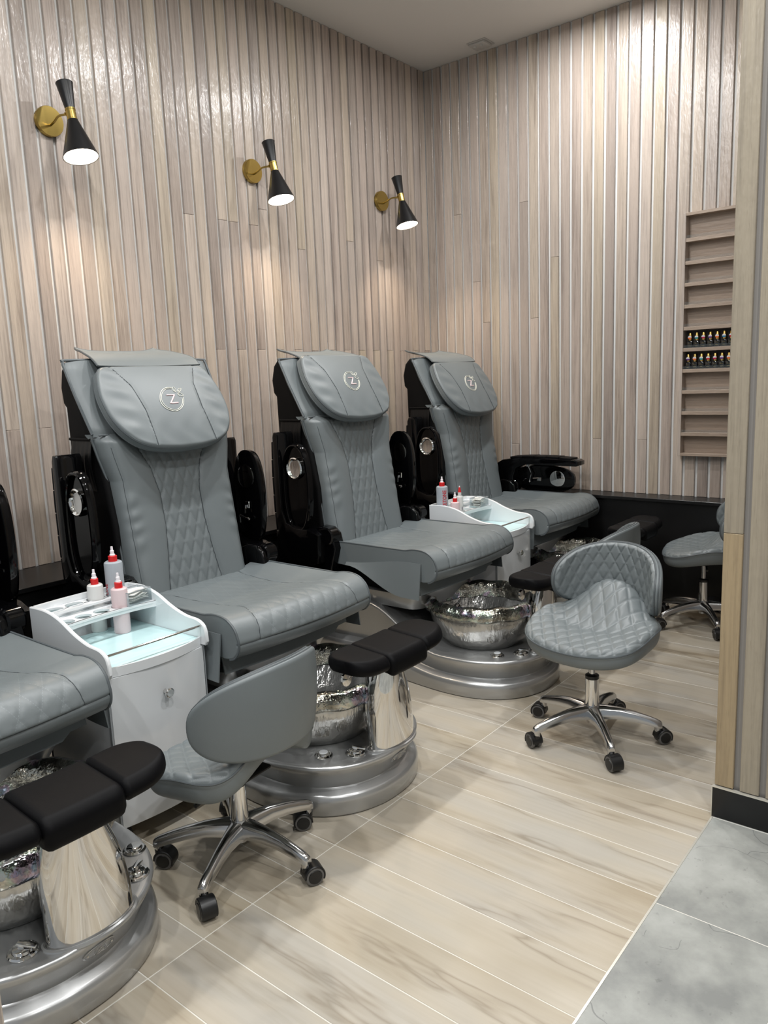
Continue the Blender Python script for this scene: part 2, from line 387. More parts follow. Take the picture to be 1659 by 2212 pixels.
# ------------------------------------------------------------------ the room shell
def structure(name, p, mt, parent=None): return obj(name, p, mt, parent, kind=None if parent else 'structure')
SLATW, PITCH, SLATD = 0.0615, 0.0793, 0.016
LEDGE = 0.687
floor = structure('floor', box(9.6, 9.0, 0.1, (-3.4, -3.3, -0.0508)), M['grout'])
x0 = -4.132
pl_full = build_mesh('plank', box(0.1780, 1.0780, 0.012, (0, 0, -0.006), 0.0012, 1), M['plank'])
pl_cut = build_mesh('plank', box(0.1780, 0.9425, 0.012, (0, 0, -0.006), 0.0012, 1), M['plank'])
for i in range(-12, 23):
    xc = x0+0.18*i+0.09
    for y, me in ((-2.4535, pl_cut), (-1.441, pl_full), (-0.361, pl_full)):
        o = obj('plank', me, None, floor); o.location = (xc, y, 0)
tl = build_mesh('tile', box(0.5376, 0.5376, 0.012, (0, 0, -0.006), 0.001, 1), M['tile'])
tl_cut = build_mesh('tile', box(0.5376, 0.3556, 0.012, (0, 0, -0.006), 0.001, 1), M['tile'])
for i in range(-9, 5):
    xc = -3.08+0.54*i+0.27
    o = obj('tile', tl_cut, None, floor); o.location = (xc, -3.1062, 0)
    for k in range(6):
        o = obj('tile', tl, None, floor); o.location = (xc, -3.5556-0.54*k, 0)
st = structure('trim_3', box(9.2, 0.006, 0.012, (-3.4, -2.9255, -0.0055)), M['alu'])

ceiling = structure('ceiling', box(9.6, 9.0, 0.1, (-3.4, -3.3, CEIL+0.05)), M['ceil'])
wall_left = structure('wall_left', box(8.4, 0.10, CEIL, (-4.0, SLATD+0.05, CEIL/2)), M['groove'])
wall_right = structure('wall_right', box(0.10, 7.9, CEIL, (SLATD+0.05, -3.85, CEIL/2)), M['groove'])
wall_back = structure('wall_back', box(9.6, 0.1, CEIL, (-3.4, -7.75, CEIL/2)), M['wallpaint'])
slat_cache = {}
def slat_mesh(wd, h, axis):
    k = (round(wd, 4), round(h, 3), axis)
    if k not in slat_cache:
        s = (wd, SLATD, h) if axis == 'x' else (SLATD, wd, h)
        slat_cache[k] = build_mesh('slat', box(s[0], s[1], s[2], (0, 0, 0), 0.0014, 1), M['slat'])
    return slat_cache[k]
def slat_run(parent, axis, pos, z0, z1, joints, mt=None, base=0.0, wd=SLATW):
    zs = [z0]+sorted(j for j in joints if z0+0.15 < j < z1-0.15)+[z1]
    for a, b in zip(zs[:-1], zs[1:]):
        o = obj('slat', slat_mesh(wd, b-a-0.0012, axis), None, parent)
        o.location = (pos, base+SLATD/2, (a+b)/2) if axis == 'x' else (base+SLATD/2, pos, (a+b)/2)
        if mt: o.material_slots[0].link = 'OBJECT'; o.material_slots[0].material = mt
rs = random.Random(11)
ROW = [1.72, 1.36, 2.62, 3.05, 2.28]
for i in range(0, 47):
    xc = -0.067-PITCH*i+SLATW/2
    j = []
    if i % 2 == 0: j.append(1.72+rs.choice((0, 0, -0.004)) if xc > -2.1 else 1.345)
    elif rs.random() < 0.40 and xc > -2.2: j.append(rs.choice((2.35, 2.55, 2.85, 3.12)))
    if rs.random() < 0.15 and xc > -2.4: j.append(rs.choice((2.45, 2.95)))
    slat_run(wall_left, 'x', xc, LEDGE, CEIL-0.001, j)
SH0, SH1, SHZ0, SHZ1 = -2.62, -1.955, 0.955, 2.440
for i in range(-1, 37):
    y1 = -0.382+PITCH*4-PITCH*i; yc = y1-0.0175-SLATW/2+0.0
    if yc > -0.02: continue
    j = []
    if i % 4 == 0: j.append(rs.choice((1.0, 1.05, 2.2, 2.3, 1.48)))
    elif rs.random() < 0.12: j.append(rs.choice((2.7, 1.9)))
    if SH0 < yc < SH1+0.0:
        slat_run(wall_right, 'y', yc, LEDGE, SHZ0, []); slat_run(wall_right, 'y', yc, SHZ1, CEIL-0.001, [])
    else: slat_run(wall_right, 'y', yc, LEDGE, CEIL-0.001, j)

# black ledges along both walls
structure('trim_1', cat(box(8.0, 0.347, 0.665, (-4.0, -0.1735, 0.3325)), box(8.0, 0.367, 0.022, (-4.0, -0.1835, 0.676), 0.002, 1)), M['blackledge'])
structure('trim_2', cat(box(0.162, 2.60, 0.665, (-0.081, -1.65, 0.3325)), box(0.182, 2.60, 0.022, (-0.091, -1.65, 0.676), 0.002, 1)), M['blackledge'])
# partition at the right with slats, black baseboard
PX, PY = -2.526, -2.926
wall_front = structure('wall_front', box(2.50, 4.5, CEIL, (PX+SLATD+1.25, PY-2.25-0.004, CEIL/2)), M['groove2'])
for i in range(0, 14):
    wd = 0.0585; yc = PY-wd/2-0.0795*i
    zs = [[0.113, 0.985, CEIL-0.001], [0.113, CEIL-0.001], [0.113, 2.1, CEIL-0.001]][i % 3]
    for a, b in zip(zs[:-1], zs[1:]):
        o = obj('slat', slat_mesh(wd, b-a-0.0012, 'y'), None, wall_front); o.location = (PX+SLATD/2, yc, (a+b)/2)
        o.material_slots[0].link = 'OBJECT'; o.material_slots[0].material = M['oldoak' if (i == 0 and a < 0.5) else 'coltimber']
structure('trim_4', box(0.16, 0.076, CEIL, (-4.836-0.08, PY+0.038, CEIL/2), 0.002, 1), M['slat'])
bb = structure('baseboard_right', box(0.012, 4.45, 0.108, (PX-0.004, PY-2.225+0.004, 0.054)), M['baseboard'])
obj('edge_strip', cat(box(0.016, 4.45, 0.003, (PX-0.003, PY-2.225+0.004, 0.1095)), box(0.013, 0.003, 0.108, (PX-0.004, PY+0.0052, 0.055))), M['alu'], bb)

# ------------------------------------------------------------------ downlights: chair row inferred from wall highlights, the rest added unseen as fill
dl_spots = [(-0.65, -1.50), (-1.75, -1.58), (-2.85, -1.58), (-3.95, -1.58), (-5.2, -1.58), (-3.3, -3.5), (-4.6, -3.5), (-6.2, -3.0), (-3.6, -5.2), (-5.4, -5.2)]
DLL = ['above the corner spa chair', 'above the middle spa chair', 'above the second spa chair from the left', 'above the leftmost spa chair', 'beyond the left end of the chair row',
       'added as unseen fill over the grey tiles, right-hand one', 'added as unseen fill over the grey tiles, middle one', 'added as unseen fill over the grey tiles, left-hand one', 'added as unseen fill near the back wall, right-hand one', 'added as unseen fill near the back wall, left-hand one']
for k, (x, y) in enumerate(dl_spots):
    t_ = thing('downlight', 'round recessed ceiling downlight '+DLL[k], 'downlight', (x, y, CEIL), 0, 'recessed ceiling downlights')
    obj('trim_ring', lathe([(0.062, -0.001), (0.085, -0.001), (0.086, -0.006), (0.064, -0.010)], 28), M['sensor'], t_)
    obj('lens', lathe([(0.0, -0.004), (0.062, -0.004), (0.062, -0.0015), (0.0, -0.0015)], 28), M['diffuser'], t_)
    ld = bpy.data.lights.new('downlight_lamp', 'AREA'); ld.shape = 'DISK'; ld.size = 0.12; ld.energy = DOWNLIGHT_W; ld.color = DOWNLIGHT_COL; ld.spread = math.radians(176)
    lo = bpy.data.objects.new('lamp', ld); COL.objects.link(lo); lo.parent = t_; lo.location = (0, 0, -0.012)

# ceiling emergency sensor box
t_ = thing('ceiling_sensor', 'small white plastic box with two round buttons on the ceiling by the corner', 'sensor', (-0.125, -0.575, CEIL))
obj('housing', cat(box(0.13, 0.15, 0.006, (0, 0, -0.003), 0.003, 1), box(0.105, 0.125, 0.018, (0, 0, -0.013), 0.006, 2)), M['sensor'], t_)
for y in (-0.028, 0.028): obj('button', lathe([(0.0, -0.034), (0.008, -0.033), (0.010, -0.022), (0.0, -0.022)], 14, (-0.03, y, 0)), M['sensor'], t_)

# ------------------------------------------------------------------ pedicure spa chair (local: front = -y, right in the picture = +x)
def seat_shape():
    prof = [(0.27, 0.575), (0.275, 0.64), (0.255, 0.660), (0.16, 0.664), (0.02, 0.662), (-0.12, 0.668), (-0.23, 0.686), (-0.31, 0.700), (-0.375, 0.694), (-0.418, 0.666), (-0.436, 0.630), (-0.440, 0.603), (-0.432, 0.575), (-0.405, 0.550), (-0.36, 0.541)]
    n = 120; C = crv(prof, n); us = np.concatenate([[-1.0, -1.0, -0.994, -0.982], np.linspace(-0.965, 0.965, 100), [0.982, 0.994, 1.0, 1.0]])
    hw = 0.362; P = np.zeros((len(us), n, 3)); U = np.zeros((len(us), n)); T = np.zeros((len(us), n))
    c0 = C.mean(0)
    arc = np.concatenate([[0], np.cumsum(np.linalg.norm(np.diff(C, axis=0), axis=1))])
    for i, u in enumerate(us):
        ins = [0.011, 0.0055, 0.0015, 0.0][min(i, 3)] if i < 50 else [0.011, 0.0055, 0.0015, 0.0][min(len(us)-1-i, 3)]
        y = C[:, 0].copy(); z = C[:, 1].copy()
        top = smooth01((z-0.60)/0.05)
        z += top*np.maximum(0, 0.691-z)*abs(u)**3*smooth01((y+0.40)/0.06)-top*0.006*(1-u*u)
        y -= 0.028*(1-u*u)*smooth01((-y-0.15)/0.2)
        dy = c0[0]-y; dz = c0[1]-z; L = np.hypot(dy, dz)
        P[i, :, 0] = u*hw; P[i, :, 1] = y+dy/L*ins; P[i, :, 2] = z+dz/L*ins
        U[i] = u*hw; T[i] = arc
    N = -normals(P)
    a = arc/arc[-1]
    iy = C[:, 0]; iz = C[:, 1]
    # seam half-width along the profile (arc): back .20 -> narrow .18 -> front .27
    sw = np.interp(T, [0.08, 0.2, 0.42, 0.62, 0.72, 0.84, 0.95], [0.23, 0.20, 0.185, 0.205, 0.245, 0.268, 0.275])
    seam_arc = arc[np.argmin(np.abs(iz-0.604)+10*(iy > -0.4))]
    inside = (np.abs(U) < sw-0.004)*(T < seam_arc-0.006)*(T > 0.10)
    D = quilt(U/0.068, T/0.135, inside, 0.0030, 0.06)
    for sgn in (1, -1): D -= 0.0045*np.exp(-((U-sgn*sw)/0.0042)**2)*(T < seam_arc+0.002)*(T > 0.09)
    D -= 0.004*np.exp(-((T-seam_arc)/0.004)**2)
    D += 0.005*np.sin(np.clip((sw-np.abs(U))/sw, 0, 1)*PI/2)*(T < seam_arc)*(T > 0.1)*(np.abs(U) < sw)
    P = P+N*D[..., None]
    V = P.reshape(-1, 3); nu, nv = P.shape[:2]
    F = grid_faces(nu, nv, 0, False)
    F += [tuple([i*nv+nv-1 for i in range(nu)]+[i*nv for i in range(nu-1, -1, -1)])]      # underside/back closing
    F += [tuple(range(nv)), tuple(reversed(range((nu-1)*nv, nu*nv)))]
    q = np.stack([U/0.068, T/0.135, inside.astype(float)], -1).reshape(-1, 3)
    edge = [[(s*hw*0.992, C[k, 0]-0.0*s, C[k, 1]+max(0, 0.691-C[k, 1])*smooth01((C[k, 0]+0.40)/0.06)*smooth01((C[k, 1]-0.60)/0.05)-0.001) for k in range(6, n-4, 2)] for s in (-1, 1)]
    sm = []
    for sgn in (1, -1):
        ln = []
        for k in range(nv):
            if 0.09 < arc[k] < seam_arc: ln.append([np.interp(sgn*sw[0, k], U[:, k], P[:, k, c_]) for c_ in range(3)])
        sm.append(np.array(ln)[::2])
    ks = int(np.argmin(np.abs(arc-seam_arc))); sm.append(P[3:-3:2, ks])
    return (V, F), q, edge, C, sm
def fixq(p): # recalc normals while keeping vertex order
    bm = bmesh.new(); vs_ = [bm.verts.new(v) for v in p[0]]
    for f in p[1]:
        try: bm.faces.new([vs_[i] for i in f])
        except ValueError: pass
    bmesh.ops.recalc_face_normals(bm, faces=bm.faces[:]); bm.verts.index_update()
    F = [tuple(v.index for v in f.verts) for f in bm.faces]; bm.free(); return p[0], F
def back_y(z):   # y of the back's edge line on its front face
    return np.interp(z, [0.55, 0.645, 1.332, 1.641], [0.268, 0.281, 0.389, 0.540])
def back_shape():
    us = np.linspace(-1, 1, 101); zs = np.linspace(0.600, 1.335, 150)
    U, Z = np.meshgrid(us, zs, indexing='ij')
    w = np.interp(Z, [0.6, 1.14, 1.24, 1.335], [0.302, 0.302, 0.326, 0.343])
    X = U*w; sw = np.interp(Z, [0.6, 0.68, 0.80, 0.93, 1.07, 1.18, 1.27, 1.335], [0.145, 0.136, 0.118, 0.104, 0.104, 0.128, 0.175, 0.21])
    au = np.abs(U)
    ins = np.abs(X) < sw-0.003
    edge = 0.072*(1-np.clip(1-((au-0.80).clip(0)/0.20)**2.4, 0, 1)**(1/2.4))
    bol = np.where(np.abs(X) > sw, 0.020*np.sin(np.clip((np.abs(X)-sw)/(w-sw), 0, 1)*PI)**0.8, 0.0)
    D = 0.030-edge+bol+quilt(X/0.053, Z/0.130, ins, 0.0060, 0.10)+0.0045*ins*np.cos(X/sw*PI/2)
    for s in (1, -1): D -= 0.005*np.exp(-((X-s*sw)/0.0045)**2)
    D -= 0.004*np.exp(-((au-0.905)/0.016)**2)
    # soft creases along the bolsters
    D += 0.0022*np.sin(Z*62+9*au+4*np.sin(Z*13))*np.exp(-((au-0.84)/0.10)**2)
    D -= 0.030*smooth01((Z-1.30)/0.035)+0.0
    Y = back_y(Z)-D*0.988+0.0; ZZ = Z+D*-0.15*0.0
    top = np.stack([X, Y, ZZ], -1); bot = np.stack([X*0.985, back_y(Z)+0.052, Z], -1)
    p = sew(top, bot); q = np.stack([X/0.053, Z/0.130, ins.astype(float)], -1).reshape(-1, 3); q = np.concatenate([q, q*0])
    sm = [np.array([[np.interp(s*sw[0, k], X[:, k], top[:, k, c_]) for c_ in range(3)] for k in range(0, 150, 2)]) for s in (1, -1)]
    return fixq(p), q, sm, [top[i, 2:140:2] for i in (5, 95)]
def ear_shape():
    us = np.linspace(-1, 1, 41); ts = np.linspace(0, 1, 30); U, Tt = np.meshgrid(us, ts, indexing='ij')
    Z = 1.325+0.316*Tt; w = 0.344+0.018*smooth01(Tt*1.5); X = U*w
    D = 0.018-0.018*(1-np.clip(1-((np.abs(U)-0.9).clip(0)/0.1)**2, 0, 1)**0.5)-0.012*np.abs(U)**4-0.012*(1-smooth01(Tt/0.12))
    Y = back_y(Z)-D+0.006*np.sin(Tt*PI); Z2 = Z-0.014*np.abs(U)**6*smooth01((Tt-0.85)/0.15)
    return fixq(sew(np.stack([X, Y, Z2], -1), np.stack([X*0.99, back_y(Z)+0.012, Z2], -1)))
# headrest pillow in its own plane: u across, v along (0 = bottom centre); front normal
PV = np.array([0.0, 0.532, 0.847]); PN = np.array([0.0, -0.847, 0.532]); P0 = np.array([0.0, 0.228, 1.262])
PIL = [(0.0, 0.413), (0.14, 0.412), (0.235, 0.410), (0.268, 0.395), (0.288, 0.355), (0.303, 0.30), (0.308, 0.24), (0.300, 0.165), (0.270, 0.095), (0.215, 0.040), (0.13, 0.010), (0.0, 0.0)]
_po = np.array(PIL+[(-a, b) for a, b in PIL[-2:0:-1]])-np.array([0, 0.205]); _pc = crv(_po, 240, True)
_th = np.arctan2(_pc[:, 1], _pc[:, 0]); _rd = np.hypot(_pc[:, 0], _pc[:, 1]); _o = np.argsort(_th)
def pil_R(th): return np.interp(th, _th[_o], _rd[_o], period=2*PI)
def pil_pt(u, v, h): return P0+np.multiply.outer(u, [1, 0, 0])+np.multiply.outer(v, PV)+np.multiply.outer(h, PN)
def pil_h(u, v): # front height
    return 0.026*np.clip(1-(u/0.32)**2, 0, 1)*np.clip(1-((v-0.2)/0.24)**2, 0, 1)
def pillow_shape():
    X, Y = disc(84); r = np.hypot(X, Y).clip(0, 1); th = np.arctan2(Y, X); R = pil_R(th); e = 0.012
    tt = np.clip((r-0.86)/0.14, 0, 1); d = np.where(r <= 0.86, r/0.86*(R-e), R-e+e*np.sin(tt*PI/2))
    U = d*np.cos(th); Vv = d*np.sin(th)+0.205; drop = (1-np.cos(tt*PI/2))
    sw = np.interp(Vv, [0.0, 0.035, 0.18, 0.305, 0.41], [0.152, 0.150, 0.145, 0.160, 0.212])
    H = pil_h(U, Vv)-0.016*drop
    for s in (1, -1): H -= 0.0035*np.exp(-((U-s*sw)/0.0042)**2)*(r < 0.9)
    H += 0.0020*np.sin(Vv*70+U*25)*np.exp(-((np.abs(U)-0.235)/0.045)**2)*(r < 0.95)
    H += 0.0016*np.sin(U*55+3*np.sin(Vv*20))*np.exp(-((Vv-0.06)/0.05)**2)
    B = -0.050+0.016*drop; B = np.minimum(B, H-0.002)
    return fixq(sew(pil_pt(U, Vv, H), pil_pt(U, Vv, B)))
def pil_loop(s, h): # piping along the outline, s scale
    th = np.linspace(-PI, PI, 120, endpoint=False); R = pil_R(th)-s
    return pil_pt(R*np.cos(th), R*np.sin(th)+0.205, np.full(120, h))
def emblem_curves():
    S = 0.060/82.0
    def q(x, y): return ((x-830+0.49*(395-y))*S, (395-y-0.057*(x-830))*S)
    outer = [(828, 316), (790, 317), (765, 331), (750, 358), (748, 395), (760, 427), (790, 456), (825, 471), (858, 476), (890, 461), (908, 432), (911, 402), (906, 383)]
    inner = [(826, 324), (795, 325), (774, 338), (760, 361), (758, 394), (769, 421), (797, 449), (829, 463), (857, 467), (883, 454), (899, 429), (902, 402), (898, 388)]
    leaves = [[(851, 344), (837, 334), (836, 311), (853, 324), (857, 338)], [(869, 343), (872, 326), (891, 318), (889, 335), (879, 345)], [(871, 364), (871, 354), (886, 352), (907, 368), (886, 374)]]
    zed = [(790, 368), (845, 366), (821, 424), (872, 420)]
    return [q(*p) for p in outer], [q(*p) for p in inner], [[q(*p) for p in l] for l in leaves], [q(*p) for p in zed]
def emblem_tube(pts, rad, n=None, closed=False, off=0.0016):
    p = crv(pts, n, closed) if n else np.array(pts); u = p[:, 0]; v = p[:, 1]+0.222
    return tube(pil_pt(u, v, pil_h(u, v)+off), rad, 6, closed)
def stepped(pts, n):
    P = np.array(pts); out = []
    for a, b in zip(P[:-1], P[1:]):
        for k in range(n): out.append(a+(b-a)*k/n)
    return np.array(out+[P[-1]])
# pedestal outline: right half, then mirrored
def base_loop(k=0.0, n=96):
    h = [(0.0, -0.845), (0.09, -0.836), (0.19, -0.795), (0.275, -0.715), (0.328, -0.60), (0.345, -0.47), (0.340, -0.34), (0.325, -0.20), (0.305, -0.05), (0.298, 0.12), (0.305, 0.30), (0.300, 0.46), (0.26, 0.53), (0.14, 0.55), (0.0, 0.55)]
    P = crv(h+[(-a, b) for a, b in h[-2:0:-1]], n, True); T = np.roll(P, -1, 0)-np.roll(P, 1, 0); T /= np.linalg.norm(T, axis=1)[:, None]
    return P-np.c_[T[:, 1], -T[:, 0]]*k
def ztop(y): return 0.188+0.185*smooth01((y+0.42)/0.50)
def base_shape():
    rings = []
    def R(k, zf, dz=0.0):
        L = base_loop(k); zt = ztop(L[:, 1]); pl = 0.082+0.055*smooth01((L[:, 1]+0.42)/0.5)
        z = {'f': 0.0*zt+dz, 'p': pl+dz, 't': zt+dz}[zf]; rings.append(np.c_[L, z])
    R(0.006, 'f', 0.0); R(0.0, 'f', 0.006); R(-0.002, 'p', -0.030); R(0.001, 'p', -0.014); R(0.010, 'p', -0.004); R(0.036, 'p', 0.004); R(0.042, 'p', 0.009)
    R(0.040, 'p', 0.016); R(0.028, 'p', 0.040); R(0.010, 't', -0.034); R(0.001, 't', -0.018); R(-0.001, 't', -0.009); R(0.003, 't', -0.002); R(0.011, 't', 0.0); R(0.026, 't', -0.0025); R(0.09, 't', -0.004)
    R(0.16, 't', -0.004)
    return fixq(loft(rings))
def bowl_outer():
    return lathe([(0.0, 0.17), (0.17, 0.17), (0.20, 0.19), (0.245, 0.245), (0.266, 0.310), (0.276, 0.36), (0.272, 0.365), (0.25, 0.35), (0.215, 0.262), (0.14, 0.222), (0.0, 0.215)], 72, (0.0, -0.465, 0))
def bowl_rim():
    n = 110; pr = [(0.240, 0.335), (0.234, 0.372), (0.242, 0.403), (0.260, 0.420), (0.286, 0.413), (0.302, 0.388), (0.299, 0.362), (0.282, 0.348), (0.258, 0.343)]
    rings = []
    for r, z in pr:
        a = np.arange(n)*2*PI/n; wv = 1+0.006*np.sin(a*9)+0.005*np.sin(a*23+1)
        rings.append(np.c_[r*wv*np.cos(a), -0.465+r*wv*np.sin(a), z+0.003*np.sin(a*13)])
    V = np.concatenate(rings); F = grid_faces(len(pr), n, 0, False, True)
    return fixq((V, F))
def column_shape():
    secs = [tuple(float(q) for q in v) for v in crv([(0.118, -0.786, 0.044, 0.178), (0.116, -0.786, 0.046, 0.20), (0.113, -0.785, 0.052, 0.26), (0.108, -0.783, 0.058, 0.33), (0.096, -0.783, 0.060, 0.40), (0.080, -0.786, 0.058, 0.46), (0.066, -0.792, 0.054, 0.51), (0.060, -0.802, 0.050, 0.555)], 22)]
    rings = []
    for hw, yc, hd, z in secs:
        L = oval(0, 0, hw, hd, 44, 2.3); bow = -0.055*(1-(L[:, 0]/0.17)**2)*(1-(z-0.18)/0.5)+0.032*(1-(z-0.18)/0.5)
        rings.append(np.c_[L[:, 0]+0.045-0.03*smooth01((z-0.2)/0.35), L[:, 1]+yc+bow*0.6, np.full(len(L), z)])
    return loft(rings)
def pad_shape(x0_, x1_, big, endl, endr):
    rings = []; n = 26
    for k in range(n):
        s = k/(n-1); x = x0_+(x1_-x0_)*s
        e = 1.0
        if endl: e = min(e, math.sqrt(max(0.0, 1-max(0, 1-(x-x0_)/0.095)**2.1))) if x-x0_ < 0.095 else e
        if endr: e = min(e, math.sqrt(max(0.0, 1-max(0, 1-(x1_-x)/0.095)**2.1))) if x1_-x < 0.095 else e
        edge = min(s, 1-s)*(x1_-x0_); rd = 0.0 if (endl and s < 0.5) or (endr and s >= 0.5) else 0.010*(1-smooth01(edge/0.012))
        e = 0.30+0.70*e
        hy = (0.100+big*0.005)*e-rd; hz = 0.031+big*0.003-rd-(1-e)*0.014
        L = np.array(rrect(hy, hz, min(hz*0.92, hy*0.9), 7)); front = smooth01((-L[:, 0]-0.02)/0.09)
        zc = 0.570+0.012*(2*abs(x+0.015)/0.5)**2
        low = front*(0.006+big*0.026)*(L[:, 1] < 0)+0.016*smooth01((-L[:, 0]-0.03)/0.08)*(L[:, 1] > 0)
        sad = -0.010*(1-(L[:, 0]/0.12)**2)*(L[:, 1] > 0)*(0.4+big)
        rings.append(np.c_[np.full(len(L), x), -0.835+L[:, 0], zc+L[:, 1]-low+sad*0.3])
    return fixq(loft(rings))
def shell_shape():
    pts = [(0.34, 0.32), (0.60, 0.32), (0.625, 0.9), (0.632, 1.44), (0.652, 1.46), (0.660, 1.53), (0.640, 1.605), (0.605, 1.640), (0.570, 1.646), (0.546, 1.622), (0.422, 1.345), (0.345, 0.95), (0.33, 0.70), (0.32, 0.5)]
    return prism(pts, -0.322, 0.322, 'yz', 0.022, 3)
def arm_pivot_xf(p, raised, side):
    # arm coordinates: (x, a forward, b up) about the pivot (y .285, z .685); side +1 right, -1 left
    V = np.asarray(p[0]).copy(); x, a, b = V[:, 0].copy(), V[:, 1].copy(), V[:, 2].copy()
    if raised: W = np.c_[side*x, 0.285+b, 0.685+a]
    else: W = np.c_[side*x, 0.285-a, 0.685+b]
    return fixq((W, p[1]))
def arm_beam():
    pts = [(-0.10, -0.05), (0.05, -0.06), (0.075, 0.02), (0.075, 0.10), (0.10, 0.165), (0.17, 0.192), (0.560, 0.192), (0.575, 0.200), (0.575, 0.226), (0.55, 0.237), (0.34, 0.243), (0.12, 0.240), (-0.01, 0.222), (-0.095, 0.175), (-0.125, 0.10), (-0.12, 0.0)]
    return prism([(a, b) for a, b in pts], 0.355, 0.468, 'yz', 0.008, 2)
def arm_pad():
    return cat(*[xf(box(0.110, 0.0935, 0.016, (0, 0, 0), 0.004, 2), (0.411, 0.100+0.0945*k, 0.243+(0.004 if 0 < k < 4 else -0.002)), (-0.05*(k-2.2)*0.6, 0, 0)) for k in range(5)])
def oval(a0, b0, ha, hb, n=48, p=2.5):
    t_ = np.arange(n)*2*PI/n; c_, s_ = np.cos(t_), np.sin(t_); R = (np.abs(c_)**p+np.abs(s_)**p)**(-1/p)
    return np.c_[a0+ha*R*c_, b0+hb*R*s_]
def tray_shape():
    rings = []
    for k, x in ((0.90, 0.426), (1.0, 0.430), (1.0, 0.452), (0.97, 0.458), (0.90, 0.458), (0.86, 0.452), (0.85, 0.446)):
        L = oval(0.285, 0.088, 0.232-(1-k)*0.10, 0.098-(1-k)*0.10); rings.append(np.c_[np.full(len(L), x), L])
    return fixq(loft(rings))
def tray_rim():
    L = oval(0.285, 0.088, 0.222, 0.088); return tube(np.c_[np.full(len(L), 0.457), L], 0.008, 8, True)
def xlathe(prof, c_, seg=28): # lathe about the x axis
    v, f = lathe(prof, seg); return np.c_[v[:, 2]+c_[0], v[:, 0]+c_[1], v[:, 1]+c_[2]], f
def side_body(side):
    pts = [(0.165, 0.66), (0.185, 0.735), (0.225, 0.765), (0.28, 0.768), (0.34, 0.745), (0.44, 0.76), (0.60, 0.72), (0.61, 0.35), (0.56, 0.30), (0.22, 0.30), (0.19, 0.38), (0.20, 0.55)]
    p = prism(pts, 0.325, 0.408, 'yz', 0.012, 3); q = xlathe([(0.0, -0.008), (0.040, -0.008), (0.046, 0.0), (0.046, 0.052), (0.040, 0.060), (0.0, 0.060)], (0.36, 0.215, 0.722))
    v, f = cat(p, q); return fixq((v*np.array([side, 1, 1]), f))
def sheet(rows, th):
    P = np.array(rows, float); n = normals(P); return fixq(sew(P+n*th/2, P-n*th/2))

